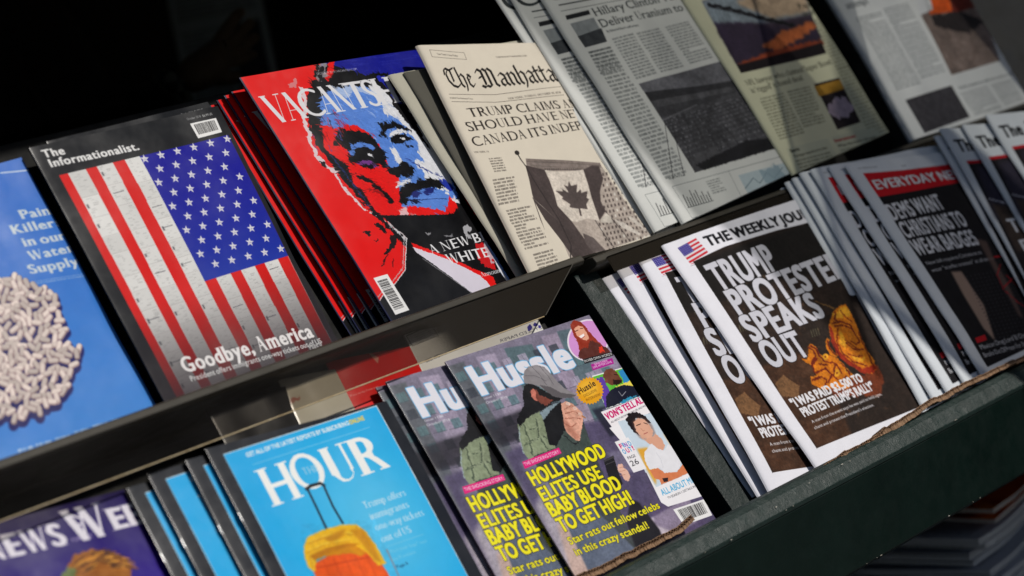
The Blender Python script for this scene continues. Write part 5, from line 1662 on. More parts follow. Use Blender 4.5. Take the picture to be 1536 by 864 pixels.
def art_backs():
    A = Art(Q['backw'], 2600, (226, 224, 218))
    A.z(400, 480, 3.339)
    A.line([(700, 80), (820, 25), (858, 80), (730, 130), (700, 80)], 1.5, (90, 90, 90))
    for k in range(5):
        A.body([(740 + k * 4, 70 + k * 10 + 6), (815 + k * 4, 38 + k * 10 + 6), (819 + k * 4, 44 + k * 10 + 6), (744 + k * 4, 76 + k * 10 + 6)], 1, (90, 90, 90), .8, k)
    A.body([(930, -10), (1180, -110), (1240, -40), (1010, 50)], 6, (110, 110, 110), .5, 9)
    A.text("Complies with the U.S. Consumer Product Safety Commission 16CFR 1500", 1330, -8, 800, 214, 15, (50, 50, 60), SANS)
    A.text("RECYCLED PAPER", 1420, 30, 1170, 112, 15, (90, 90, 100), SANS)
    A.z(780, 360, 5.4)
    for cx, cy, c in ((110, 700, (64, 58, 140)),):
        A.poly([(58, 705), (80, 680), (100, 705), (90, 730), (66, 740)], c); A.poly([(104, 690), (118, 668), (148, 682), (140, 696), (116, 700)], c); A.poly([(146, 692), (166, 690), (170, 712), (150, 716)], c)
    A.z(540, 330, 5.081)
    for k in range(3):
        a = k * 2.094
        cx, cy = 1175, 612
        A.poly([(cx + 50 * math.cos(a + t_) * r, cy + 58 * math.sin(a + t_) * r) for t_, r in ((0, 1), (.5, 1.05), (1.0, 1), (1.35, .8), (1.0, .55), (.5, .6), (0, .6))], (70, 64, 70))
    MT['backw'] = A.material('back_cover_print_white')
    A = Art(Q['backr'], 2000, (222, 26, 22))
    A.z(400, 480, 3.339)
    A.poly([(490, 150), (560, 190), (556, 222)], (230, 150, 130))
    A.text("Price varies from area", 420, 386, 560, 340, 11, (240, 210, 205), SANS)
    MT['backr'] = A.material('back_cover_print_red')
    A = Art(Q['backg'], 1600, (196, 190, 172))
    A.z(400, 480, 3.339)
    A.poly([(110, 400), (160, 384), (166, 402), (116, 420)], (170, 70, 60), a=.6, rough=3)
    MT['backg'] = A.material('back_cover_print_grey')
    A = Art(Q['backb'], 1200, (26, 26, 28))
    MT['backb'] = A.material('back_cover_print_black')
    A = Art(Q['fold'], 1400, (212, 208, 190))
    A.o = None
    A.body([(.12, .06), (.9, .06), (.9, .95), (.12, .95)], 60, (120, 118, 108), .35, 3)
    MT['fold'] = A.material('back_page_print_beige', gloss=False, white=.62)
    A.img *= .48  # shade put into the colour: darkened copy of the beige page
    MT['fold2'] = A.material('back_page_print_shaded', gloss=False, white=.62)
    A = Art((0, 0.0, (0, .1), (.3, .1), (.3, 0), (0, 0)), 1500, (224, 84, 28))
    A.o = None
    for k in range(60):
        A.ell(random.random(), random.random(), .06, .12, random.choice([(150, 26, 12), (240, 130, 40), (90, 16, 10), (226, 90, 30)]), random.random() * 90, .7, rough=6, blur=2)
    MT['lava'] = A.material('cover_print_orange')
    A = Art((0, 0.0, (0, .24), (.3, .24), (.3, 0), (0, 0)), 1400, (206, 212, 226))
    A.o = None
    A.poly([(.55, .4), (.92, .4), (.92, .8), (.55, .8)], (50, 50, 66))
    A.body([(.06, .06), (.94, .06), (.94, .36), (.06, .36)], 14, (70, 70, 80), .7, 3)
    A.body([(.06, .4), (.5, .4), (.5, .95), (.06, .95)], 26, (70, 70, 80), .7, 4)
    MT['lownews'] = A.material('front_page_print_lower', gloss=False, white=.7)


for fn in (art_blue, art_info, art_vac, art_man, art_hil, art_nfl, art_rt, art_newsw, art_hour, art_hus, art_twj, art_ev, art_the, art_backs):
    fn()

# ------------------------------------------------------------------ the kiosk interior and the street side
st_ = lambda o: tag(o, kind='structure')


def wbox(name, x0, x1, y0, y1, z0, z1, mat, parent=None, bevel=0):
    V = [(x, y, z) for x in (x0, x1) for y in (y0, y1) for z in (z0, z1)]
    F = [(0, 1, 3, 2), (4, 6, 7, 5), (0, 4, 5, 1), (2, 3, 7, 6), (0, 2, 6, 4), (1, 5, 7, 3)]
    base = parent.location if parent is not None and parent.type == 'EMPTY' else None
    return mesh_from(name, V, F, parent, (mat,), base, bevel=bevel)


PAVE = mat_paint('pavement_stone', (0.16, 0.155, 0.15), (0.24, 0.23, 0.22), 0.85, 5, bumpd=.003)
st_(mesh_from('pavement', [(-30, -30, 0), (30, -30, 0), (30, 30, 0), (-30, 30, 0)], [(0, 1, 2, 3)], mats=(PAVE,)))
FACADE = mat_paint('facade_stone', (0.10, 0.09, 0.08), (0.16, 0.145, 0.13), 0.85, 1.5, bumpd=.004)
st_(wbox('street_wall', -16, 5, -15.5, -15, 0.004, 8, FACADE))  # unseen wall opposite, added to cut low sky light on the rack
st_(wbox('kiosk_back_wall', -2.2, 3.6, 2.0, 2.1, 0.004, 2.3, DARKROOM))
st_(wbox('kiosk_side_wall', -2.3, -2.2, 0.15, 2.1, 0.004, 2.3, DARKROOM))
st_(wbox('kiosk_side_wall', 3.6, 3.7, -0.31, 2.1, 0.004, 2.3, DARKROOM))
# unseen screens added at the right to dim sunlight on the papers there
SS = empty('shade_screen', (1.22, -0.6, 0.0), 'unseen vinyl screen on thin dark rods, added to shade the right end of the rack', 'screen')
wbox('post', 1.214, 1.226, -0.792, -0.780, 0.02, 1.70, GREEN, SS, .002)
wbox('rail', 1.217, 1.223, -0.915, -0.02, 1.704, 1.710, GREEN, SS, .002)
wbox('rail', 1.214, 1.226, -0.915, -0.02, 2.704, 2.716, GREEN, SS, .002)
S2 = empty('shade_screen', (1.62, -0.5, 0.0), 'unseen outer screen of board and vinyl, added to shade the upper right newspaper', 'screen')
wbox('board', 1.61, 1.63, -0.40, -0.25, 0.02, 2.28, GREEN, S2, .002)
wbox('post', 1.60, 1.64, -1.00, -0.96, 0.02, 2.28, GREEN, S2, .002)
def vinyl(name, c0, c1):
    m = NT(name)
    vt = m.n('ShaderNodeBsdfTransparent'); vx = m.n('ShaderNodeMixShader')
    m.l(m.ramp(m.noise(3.2, 3, .5), [(0.3, c0), (0.7, c1)]), vt.inputs[0])
    m.b.inputs['Roughness'].default_value = .15
    vx.inputs[0].default_value = .06
    m.l(vt.outputs[0], vx.inputs[1]); m.l(m.b.outputs[0], vx.inputs[2]); m.l(vx.outputs[0], m.t.nodes['Material Output'].inputs[0])
    return m.m
VINYL = vinyl('light_filter_vinyl', (.50, .50, .48), (.72, .72, .70))  # tints set how much sun the added screens let through
SMOKE = vinyl('dense_filter_vinyl', (.26, .255, .25), (.44, .43, .42))
wbox('vinyl_filter', 1.219, 1.221, -0.91, -0.02, 1.714, 2.70, VINYL, SS)
wbox('vinyl_filter', 1.219, 1.221, -0.778, -0.372, 0.40, 1.70, SMOKE, SS)
wbox('vinyl_filter', 1.219, 1.221, -0.370, -0.02, 1.30, 1.70, VINYL, SS)
wbox('vinyl_filter', 1.619, 1.621, -0.96, -0.40, 1.20, 2.28, VINYL, S2)

st_(wbox('kiosk_roof', -2.3, 3.7, -0.34, 2.1, 2.30, 2.36, DARKROOM))  # unseen roof, front overhang sized to keep sun out of the interior
st_(wbox('sun_blocking_beam', -2.3, 3.7, -0.36, -0.32, 1.87, 2.296, DARKROOM))  # unseen beam added to block sun from the interior
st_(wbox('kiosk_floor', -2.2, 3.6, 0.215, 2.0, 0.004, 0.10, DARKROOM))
st_(wbox('kiosk_front_wall', -2.2, 3.6, 0.19, 0.21, 0.004, 0.895, DARKROOM))  # hidden wall added to stop light entering under the rack
m = NT('tinted_glass')
gt = m.n('ShaderNodeBsdfTransparent'); gx = m.n('ShaderNodeMixShader'); gf = m.n('ShaderNodeFresnel'); gf.inputs[0].default_value = 1.2
m.l(m.ramp(m.noise(4, 3), [(.3, (.74, .75, .72)), (.7, (.80, .81, .78))]), gt.inputs[0])
m.b.inputs['Base Color'].default_value = (.004, .004, .004, 1); m.b.inputs['Roughness'].default_value = .08
m.l(gf.outputs[0], gx.inputs[0]); m.l(gt.outputs[0], gx.inputs[1]); m.l(m.b.outputs[0], gx.inputs[2]); m.l(gx.outputs[0], m.t.nodes['Material Output'].inputs[0])
KW = empty('kiosk_window', (0.35, 0.2, 0.9), 'dark tinted kiosk window pane added behind the rack to dim the interior', 'window')  # pane added to darken the interior and the hand behind it
wbox('pane', -2.2, 3.6, 0.197, 0.203, 0.95, 2.296, m.m, KW)
wbox('sill', -2.2, 3.6, 0.185, 0.215, 0.90, 0.948, BLACK, KW, .002)

# ------------------------------------------------------------------ the rack
RB = wp(0, 0.35, -0.06, -0.03)
rack = empty('magazine_rack', RB, 'dark green painted wooden stepped rack holding all the magazines and newspapers', 'display rack')
box('upper_board', 0, -1.3, 2.2, -0.012, 0.287, -0.040, -0.024, BLACK, rack, RB, .0015)
prism('upper_shelf', 0, [(-.004, -.041), (-.006, .045), (-.009, .056), (-.016, .058), (-.019, .053), (-.019, -.041)], -1.3, 0.505, RAIL, rack, RB, .0012)
prism('upper_shelf', 0, [(-.012, -.041), (-.015, .055), (-.017, .062), (-.024, .064), (-.027, .060), (-.027, -.041)], 0.512, 2.2, RAIL, rack, RB, .0012)
# clear tinted lips hanging from the front of the upper shelf
def lip(x0, xt, xb, u0, u1, n):
    V = [wp(0, x, u, nn) for nn in (n, n + .0022) for x, u in ((x0, u0), (xt, u0), (xb, u1), (x0, u1))]
    F = [(0, 1, 2, 3), (7, 6, 5, 4), (0, 4, 5, 1), (1, 5, 6, 2), (2, 6, 7, 3), (3, 7, 4, 0)]
    o = mesh_from('plastic_lip', V, F, rack, (PLASTIC,), RB)
    bm = bmesh.new(); bm.from_mesh(o.data); bmesh.ops.recalc_face_normals(bm, faces=bm.faces[:]); bm.to_mesh(o.data); bm.free()
    return o
lip(-1.3, .482, .412, -.0165, -.056, .0585)
lip(.528, 2.2, 2.2, -.0225, -.040, .0645)
EDGE = mat_paint('lip_edge', (0.34, 0.25, 0.13), (0.55, 0.46, 0.30), 0.2, 60)  # pale beige paints in the sun caught by the lower lip edge
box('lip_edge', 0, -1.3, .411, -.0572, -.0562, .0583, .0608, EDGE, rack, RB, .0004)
V = [wp(0, x, u, n) for (x, u) in ((.4822, -.0165), (.4840, -.0165), (.4138, -.0562), (.4120, -.0562)) for n in (.0583, .0610)]
mesh_from('lip_edge', V, [(0, 1, 3, 2), (2, 3, 5, 4), (4, 5, 7, 6), (6, 7, 1, 0), (0, 2, 4, 6), (1, 7, 5, 3)], rack, (RAIL,), RB)
box('lower_board', 1, -1.3, 2.2, -0.02, 0.285, -0.046, -0.030, BLACK, rack, RB, .0015)
DIV = mat_paint('divider_paint', (0.004, 0.011, 0.0095), (0.007, 0.016, 0.014), 0.45, 40, chip=(0.03, 0.045, 0.04), bumpd=0.0012, spec=.25)
# lower shelf: rounded painted front edge, then the deep front board
prism('lower_shelf', 1, [(-.007, -.045), (-.013, .085), (-.0150, .098), (-.0185, .1055), (-.0250, .1085), (-.0395, .1100), (-.0430, .1070), (-.0430, -.045)], -1.3, 2.2, WORN_LIT, rack, RB, .0008)
prism('front_board', 1, [(-.0432, .1065), (-.118, .0610), (-.118, .0430), (-.0432, .0885)], -1.3, 2.2, GREEN, rack, RB, .0012)
# divider between the two lower bays
prism('divider', 1, [(-.0075, -.029), (-.0085, .0225), (.284, .0225), (.2865, .0200), (.2865, -.029)], .4985, .5325, DIV, rack, RB, .0022)
# worn chips on the painted edge
CHIP = mat_paint('bare_chip', (0.30, 0.27, 0.22), (0.52, 0.50, 0.44), 0.8, 200)
rng = random.Random(21)
V, F = [], []
for k in range(18):
    x = rng.uniform(.10, .80); L = rng.uniform(.0004, .0020) * (2 if k % 7 == 0 else 1); h = rng.uniform(.0002, .0006)
    u0 = rng.choice([-.0398, -.0405, -.033, -.027]) + rng.uniform(-.001, .001)
    if k > 11:
        u0 = -.1178; x = rng.uniform(.55, .8)
    nn = .1106 if k <= 11 else .0622
    i = len(V); m_ = 6
    for j in range(m_):
        a = j / m_ * 6.283
        V.append(wp(1, x + math.cos(a) * L * rng.uniform(.6, 1.2), u0 + math.sin(a) * h * rng.uniform(.6, 1.2), nn))
    V.append(wp(1, x, u0, nn + .0004))
    for j in range(m_):
        F.append((i + j, i + (j + 1) % m_, i + m_))
tag(mesh_from('paint_chips', V, F, rack, (CHIP,), RB), kind='stuff')

# ------------------------------------------------------------------ magazines and newspapers
def sheet_fn(key, seed, curl, bow, wav, th, rnd, dog, fold=False):
    t_, n0 = Q[key][0], Q[key][1]
    qd = Q[key][2:6]
    H = homog([(0, 1), (1, 1), (1, 0), (0, 0)], qd)
    w = math.dist(qd[2], qd[3]); h = math.dist(qd[0], qd[3])
    g = fnoise(40, 40, 13, seed, 2) - .5

    def f(s, t, dn=0.0, back=False):
        x, u = hap(H, (s, t))[0]
        a_, b_ = max(0, min(.9999, t)) * 39, max(0, min(.9999, s)) * 39
        i_, j_ = int(a_), int(b_); a_ -= i_; b_ -= j_
        gi = g[i_, j_] * (1 - a_) * (1 - b_) + g[i_ + 1, j_] * a_ * (1 - b_) + g[i_, j_ + 1] * (1 - a_) * b_ + g[i_ + 1, j_ + 1] * a_ * b_
        sc_, tc_ = min(max(s, 0), 1), min(max(t, 0), 1)
        win = min(1, 6 * min(sc_, 1 - sc_) + 6 * min(tc_, 1 - tc_))
        d = wav * gi * 2 * win + bow * math.sin(math.pi * sc_) * (.4 + .6 * t) + curl * max(0, t - .55) ** 2 * 4.9 * math.sin(math.pi * (.15 + .7 * sc_)) * .7
        if dog:
            d += dog * max(0, t + (1 - s) - 1.55) ** 2
        if rnd:
            e = (rnd if (fold or not back) else .0015) / w
            if s < e:
                q = min((e - s) / e, 1)
                r = th / 2 if fold else (.00022 if not back else th - .0004)
                d += (-r if not back else r) * (1 - math.sqrt(max(0, 1 - q * q)))
        return wp(t_, x, u, n0 + d + dn)
    return f, w, h


def pub(key, mat, name, label, cat, group, th=.0040, fold=False, edge=PAGES, curl=-.001, bow=.0008, wav=.0010, seed=1, dog=0, staples=False, cover='front_cover', layers=1):
    f, w, h = sheet_fn(key, seed, curl, bow, wav * (2.6 if fold else 1.3), th, .0050 if fold else .0095, dog, fold)
    base = Vector(f(0, 0))
    e = empty(name, base, label, cat, group)
    NS, NT_ = 26, 16
    ss = [0, .002, .006, .012, .02, .032] + [.05 + .95 * i / (NS - 6) for i in range(NS - 5)]
    V, UV, F = [], [], []
    nt = NT_ + 1
    cols = [(s, 0) for s in ss][::-1] + [(s, 1) for s in ss]
    for (s, bk) in cols:
        for j in range(nt):
            t = j / NT_
            V.append(f(s, t, -th if bk else 0.0, bool(bk)))
            UV.append((s if not bk else min(s, .004), t))
    for i in range(len(cols) - 1):
        for j in range(NT_):
            a = i * nt + j
            F.append((a, a + 1, a + nt + 1, a + nt))
    mesh_from(cover, V, F, e, (mat,), base, smooth=True, uvs=UV)
    # the pages inside, cut edges visible at the head, foot and fore-edge
    rr = random.Random(seed * 7 + 1)
    lay = layers
    for k in range(lay):
        z0 = -.0007 - (th - .0009) * k / lay
        z1 = -.0007 - (th - .0009) * (k + 1) / lay + (.00018 if lay > 1 else 0)
        mr = .0006 + (rr.uniform(-.0014, .0012) if lay > 1 else 0)
        s0, s1 = (.0070 if fold else .0100) / w, 1 - mr / w
        t0, t1 = .0005 / h, 1 - (.0005 + (rr.uniform(-.0008, .0012) if lay > 1 else 0)) / h
        V, F = [], []
        A_, B_ = 16, 12
        for dn, bk in ((z0, False), (z1, True)):
            for i in range(A_ + 1):
                for j in range(B_ + 1):
                    V.append(f(s0 + (s1 - s0) * i / A_, t0 + (t1 - t0) * j / B_, dn, bk))
        N_ = (A_ + 1) * (B_ + 1)
        idx = lambda i, j, s_: s_ * N_ + i * (B_ + 1) + j
        for i in range(A_):
            for j in range(B_):
                F.append((idx(i, j, 0), idx(i + 1, j, 0), idx(i + 1, j + 1, 0), idx(i, j + 1, 0)))
                F.append((idx(i, j, 1), idx(i, j + 1, 1), idx(i + 1, j + 1, 1), idx(i + 1, j, 1)))
            for j, fl in ((0, 0), (B_, 1)):
                q = (idx(i, j, 0), idx(i, j, 1), idx(i + 1, j, 1), idx(i + 1, j, 0))
                F.append(q if not fl else q[::-1])
        for j in range(B_):
            for i, fl in ((0, 1), (A_, 0)):
                q = (idx(i, j, 0), idx(i, j, 1), idx(i, j + 1, 1), idx(i, j + 1, 0))
                F.append(q if not fl else q[::-1])
        mesh_from('pages' if lay == 1 else 'inner_section', V, F, e, (edge,), base)
    if staples:
        for t in (.26, .74):
            V = [f(.0005, t + dt, .0002 + dz) + MN @ np.array([dx, 0, 0]) for dt in (-.016, .016) for dz in (0, .0003) for dx in (-.0004, .0001)]
            mesh_from('staple', V, [(0, 1, 3, 2), (4, 6, 7, 5), (0, 2, 6, 4), (1, 5, 7, 3), (2, 3, 7, 6), (0, 4, 5, 1)], e, (STEEL,), base)
    return e


MG, NP = 'magazine', 'newspaper'
pub('blue', MT['blue'], 'magazine', 'blue magazine with a heap of white pills and Pain Killers headline, upper shelf', MG, None, th=.005, curl=-.003)
pub('infob', MT['info'], 'magazine', 'black magazine mostly hidden behind the flag cover, its pale top edge showing', MG, 'black magazines with a ticket flag cover', th=.003, curl=-.002, seed=5)
pub('info', MT['info'], 'magazine', 'black magazine with an upright American flag of tickets, Goodbye America', MG, 'black magazines with a ticket flag cover', th=.004, curl=-.003, seed=3)
VG = 'red portrait magazines stacked on the upper shelf'
for i, (k, lb) in enumerate((('vac4', 'rearmost red magazine of the stack, a dark red strip beside the flag cover'),
                             ('vac3', 'second rearmost red magazine of the portrait stack, a dark red strip'),
                             ('vac2', 'middle red magazine of the portrait stack, a dark red strip'),
                             ('vac1', 'red magazine directly behind the front portrait cover, a dark red strip'))):
    pub(k, MT['vac'], 'magazine', lb, MG, VG, th=.0035, seed=11 + i, curl=-.002)
pub('vac', MT['vac'], 'magazine', 'front magazine with a red, blue and black brushed portrait of a face', MG, VG, th=.0042, seed=4, curl=-.002, bow=.004)
pub('fold', MT['fold'], 'newspaper', 'folded beige newspaper leaning on the right edge of the red portrait magazine', NP, None, th=.004, fold=True, edge=NEWSBE, layers=2, seed=6, cover='front_page')
pub('fold2', MT['fold2'], 'newspaper', 'second folded beige newspaper, shade coloured in, left of the Canada front page', NP, None, th=.003, fold=True, edge=NEWSBE, layers=2, seed=7, cover='front_page')
pub('man2', MT['fold'], 'newspaper', 'pale newspaper behind the Canada front page, its top corner showing', NP, None, th=.003, fold=True, edge=NEWSBE, seed=9, cover='front_page', curl=.0)
pub('man', MT['man'], 'newspaper', 'cream newspaper with blackletter title and a maple leaf flag photograph', NP, None, th=.006, fold=True, edge=NEWSBE, layers=3, seed=8, curl=-.003, bow=.003, cover='front_page')
HG = 'grey broadsheets with a dim hall photograph'
pub('hilC', MT['hil'], 'newspaper', 'rearmost grey broadsheet of three, a thin strip beside the Canada front page', NP, HG, th=.005, fold=True, edge=NEWSED, layers=2, seed=12, cover='front_page')
pub('hilB', MT['hil'], 'newspaper', 'middle grey broadsheet of three, one column of type showing', NP, HG, th=.005, fold=True, edge=NEWSED, layers=2, seed=13, cover='front_page')
pub('hilA', MT['hil'], 'newspaper', 'front grey broadsheet with a dark photograph of an empty hall of seats', NP, HG, th=.006, fold=True, edge=NEWSED, layers=3, seed=14, cover='front_page')
pub('nfl', MT['nfl'], 'newspaper', 'cream newspaper with a purple and orange sunset photograph', NP, None, th=.005, fold=True, edge=NEWSBE, layers=2, seed=15, cover='front_page', curl=-.006)
pub('rt', MT['rt'], 'newspaper', 'pale blue-grey newspaper at the upper right with an orange vehicle photograph', NP, None, th=.012, fold=True, edge=NEWSED, layers=4, seed=16, cover='front_page')

pub('backb', MT['backb'], 'magazine', 'black magazine standing behind the plastic lip at the left', MG, None, th=.004, seed=20, curl=0)
pub('backg', MT['backg'], 'magazine', 'pale grey magazine behind the plastic lip, left of the red one', MG, None, th=.004, seed=21, curl=0)
pub('backr', MT['backr'], 'magazine', 'plain red magazine behind the plastic lip, above the blue travel cover', MG, None, th=.004, seed=22, curl=0)
pub('backw', MT['backw'], 'magazine', 'white back cover with mailing box and recycling mark behind the plastic lip', MG, None, th=.004, seed=23, curl=0)
pub('newsw', MT['newsw'], 'magazine', 'purple magazine with ornate white masthead at the bottom left corner', MG, None, th=.004, seed=24, curl=0, bow=.0002, wav=.0005)
OG = 'sky blue magazines with a suitcase cover'
for k, lb, sd in (('hour3', 'rearmost sky blue magazine of four, its narrow strip beside the purple magazine', 31), ('hour2', 'second rearmost sky blue magazine of four, with the widest blue strip', 32), ('hour1', 'sky blue magazine just behind the front one, a narrow blue strip', 33), ('hour0', 'front sky blue magazine with black border, orange suitcase and yellow jacket', 30)):
    pub(k, MT['hour'], 'magazine', lb, MG, OG, th=.0036, seed=sd, staples=True, curl=-.002, bow=.0004, wav=.0006)
UG = 'gossip magazines with a man in a grey cap'
for k, lb, sd in (('hus3', 'hindmost gossip magazine of three, only a dark left edge showing'  , 41), ('hus2', 'middle gossip magazine of three, half hidden, beside the sky blue magazine', 42), ('hus', 'front gossip magazine with grey cap man and yellow Hollywood headline', 40)):
    pub(k, MT['hus'], 'magazine', lb, MG, UG, th=.0034, seed=sd, curl=-.0015)
TG = 'weekly tabloids about the protester'
for k, lb, sd in (('twj4', 'leftmost weekly tabloid of four, nearest the green divider', 53), ('twj3', 'second weekly tabloid from the green divider', 52), ('twj2', 'third weekly tabloid from the divider, directly behind the front one', 51), ('twj', 'front weekly tabloid with Trump Protester Speaks Out headline and orange caricature', 50)):
    pub(k, MT['twj'], 'newspaper', lb, NP, TG, th=.0042, fold=True, edge=NEWSED, layers=2, seed=sd, cover='front_page', curl=-.003, bow=.004)
EG = 'tabloids about Christians and badges'
names = ['front tabloid with red Everyday News banner and Dems Want headline', 'second tabloid of the red banner stack, part of its banner showing', 'third tabloid from the front of the red banner stack', 'fourth tabloid from the front of the red banner stack', 'fifth tabloid from the front of the red banner stack', 'sixth tabloid of the red banner stack, a white folded edge', 'rearmost tabloid of the red banner stack, beside the orange caricature']
for i in range(6, -1, -1):
    pub('ev%d' % i, MT['ev'], 'newspaper', names[i], NP, EG, th=.0048, fold=True, edge=NEWSED, layers=2, seed=60 + i, cover='front_page', curl=-.003, bow=.003)
NG = 'tabloids with a black title and red rule at the right edge'
names = ['frontmost tabloid at the right edge, black title over a red rule', 'second tabloid from the right edge with a red rule', 'third tabloid from the right edge with a red rule', 'rearmost right-edge tabloid, a grey folded edge beside the Everyday News page']
for i in range(3, -1, -1):
    pub('the%d' % i, MT['the'], 'newspaper', names[i], NP, NG, th=.0045, fold=True, edge=NEWSED, layers=2, seed=70 + i, cover='front_page', curl=-.003)

# ------------------------------------------------------------------ corrugated cardboard lips
def cardboard(name, tier, pts, n, drop, ubot, label, tear=0.0004, seed=1):
    """tray of corrugated board: its cut edge (two liners with wavy fluting between) faces out, the front flap hangs below; pts = (x, u) along the top liner"""
    base = Vector(wp(tier, pts[0][0], ubot, n))
    e = empty(name, base, label, 'cardboard')
    rr = random.Random(seed)
    xs = np.arange(pts[0][0], pts[-1][0], .0010)
    us = np.interp(xs, [p[0] for p in pts], [p[1] for p in pts])
    w1 = np.cumsum([rr.uniform(-1, 1) for _ in xs]) * tear
    w1 -= np.linspace(w1[0], w1[-1], len(xs))
    dep = .018
    nj = np.array([n + rr.uniform(-.0006, .0004) + 1.5 * w for w in w1])
    def strip(nm, ua, ub, mat, na, nb):
        V, F = [], []
        for i, x in enumerate(xs):
            V += [wp(tier, x, ua[i], na[i]), wp(tier, x, ub[i], na[i]), wp(tier, x, ub[i], nb[i]), wp(tier, x, ua[i], nb[i])]
        for i in range(len(xs) - 1):
            a = 4 * i
            for j in range(4):
                F.append((a + j, a + (j + 1) % 4, a + 4 + (j + 1) % 4, a + 4 + j))
        F += [(3, 2, 1, 0), tuple(len(V) - 4 + k for k in range(4))]
        mesh_from(nm, V, F, e, (mat,), base)
    top = us + w1 * .5
    strip('liner', top, top - .0006, CARD, nj, nj - dep)
    strip('liner', top - drop, top - drop - .0006, CARD, nj + .0004, nj - dep)
    flap = np.maximum(top - drop - .0008 - np.linspace(.0050, .0022, len(xs)), ubot) + w1 * .3
    strip('flap', top - drop - .0007, np.minimum(flap, top - drop - .0012), CARD, nj + .0002, nj - .0008)
    V, F = [], []
    xf = np.arange(xs[0], xs[-1], .00045)
    tf = np.interp(xf, xs, top); nf = np.interp(xf, xs, nj)
    for i, x in enumerate(xf):
        c = tf[i] - .0006 - (drop - .0006) / 2 + (drop / 2 - .0007) * math.sin(x / .0042 * 2 * math.pi)
        for du in (-.0003, .0003):
            V += [wp(tier, x, c + du, nf[i] - .0004), wp(tier, x, c + du, nf[i] - dep)]
    for i in range(len(xf) - 1):
        a = 4 * i
        for p, q in ((0, 1), (3, 2), (1, 3), (2, 0)):
            F.append((a + p, a + q, a + 4 + q, a + 4 + p))
    mesh_from('fluting', V, F, e, (FLUTE,), base)
    return e


cardboard('cardboard_strip', 1, [(.01, .0000), (.18, .0015), (.257, .0028), (.382, .0026), (.400, .0042), (.4160, .0070)], .0520, .0034, -.0110, 'brown corrugated cardboard strip across the foot of the front gossip magazine', seed=3)
cardboard('cardboard_strip', 1, [(.553, -.0205), (.556, -.0180), (.578, -.0165), (.590, -.0152), (.640, -.0155), (.662, -.0140), (.668, -.0112), (.674, -.0125), (.74, -.0120), (.80, -.0105), (.93, -.0150), (1.3, -.018)], .1030, .0026, -.0200, 'torn brown cardboard strip below the weekly and everyday tabloids', tear=.0004, seed=5)

# ------------------------------------------------------------------ stack on the shelf below
LS = empty('lower_stand', (1.1, 0.1, 0.0), 'dark lower stand under the rack carrying a pile of newspapers', 'display stand')
wbox('shelf_board', 0.2, 2.6, -0.30, 0.62, 0.345, 0.365, BLACK, LS, .002)
wbox('support', 0.25, 0.32, -0.22, 0.55, 0.004, 0.344, BLACK, LS, .002)
wbox('support', 2.45, 2.52, -0.22, 0.55, 0.004, 0.344, BLACK, LS, .002)


def flat_pub(name, cx, cy, z, ang, w, d, th, mat, edge, label, cat, group, curlx=.02, seed=1):
    """newspaper lying flat; its front-left corner at (cx, cy)"""
    ca, sa = math.cos(ang), math.sin(ang)
    base = Vector((cx, cy, z))
    e = empty(name, base, label, cat, group)
    rr = random.Random(seed); ph = rr.random() * 6
    def P(s, t, dz):
        lx, ly = s * w, t * d
        zz = dz + curlx * max(0, s - .15) ** 2 * (1 - t * .6) + .0015 * math.sin(s * 9 + ph + t * 4)
        return np.array([cx + lx * ca - ly * sa, cy + lx * sa + ly * ca, z + zz])
    V, UV, F = [], [], []
    a_, b_ = 16, 10
    for i in range(a_ + 1):
        for j in range(b_ + 1):
            V.append(P(i / a_, j / b_, th)); UV.append((i / a_, j / b_))
    for i in range(a_):
        for j in range(b_):
            q = i * (b_ + 1) + j
            F.append((q, q + b_ + 1, q + b_ + 2, q + 1))
    mesh_from('front_page', V, F, e, (mat,), base, smooth=True, uvs=UV)
    for k in range(3):
        z0, z1 = th * k / 3 + .0003, th * (k + 1) / 3 - .0004
        ins = rr.uniform(.0, .004)
        V, F = [], []
        ring = [(ins / w, 0)] + [(i / a_, 0) for i in range(1, a_ + 1)] + [(1, j / b_) for j in range(1, b_ + 1)] + [(i / a_, 1) for i in range(a_ - 1, -1, -1)] + [(ins / w, j / b_) for j in range(b_ - 1, 0, -1)]
        for s, t in ring:
            V += [P(s, t + ins, z0), P(s, t + ins, z1)]
        n_ = len(ring)
        for i in range(n_):
            j = (i + 1) % n_
            F.append((2 * i, 2 * j, 2 * j + 1, 2 * i + 1))
        i0 = len(V); V.append(P(.5, .5, z1))
        mesh_from('inner_section', V, F, e, (edge,), base, smooth=False)
    return e


PG = 'newspapers piled flat under the rack'
ordl = ['lowest', 'second lowest', 'third lowest', 'fourth lowest', 'fifth lowest', 'sixth lowest', 'seventh lowest', 'top']
rr = random.Random(5)
ordl = ['lowest', 'second lowest', 'third lowest', 'fourth lowest', 'fifth lowest', 'sixth lowest', 'sixth highest', 'fifth highest', 'fourth highest', 'third highest', 'second highest', 'top']
for k in range(12):
    flat_pub('newspaper', 1.165 + rr.uniform(-.012, .012) - .002 * k, -.060 + rr.uniform(-.014, .014) + .002 * k, .3665 + .0112 * k, .10 + rr.uniform(-.05, .05), .30, .36, .0088, MT['lownews'], NEWSED, '%s newspaper of the dim pile under the rack at the lower right' % ordl[k], NP, PG, .05 + rr.uniform(-.01, .02), k)
for k in range(2):
    flat_pub('magazine', 1.178 + .008 * k, -.050 + .006 * k, .5060 + .0080 * k, .10, .27, .32, .006, MT['lava'], PAGES, ('lower', 'upper')[k] + ' orange magazine lying on top of the dim newspaper pile', MG, 'orange magazines on the dim pile', .10, 20 + k)
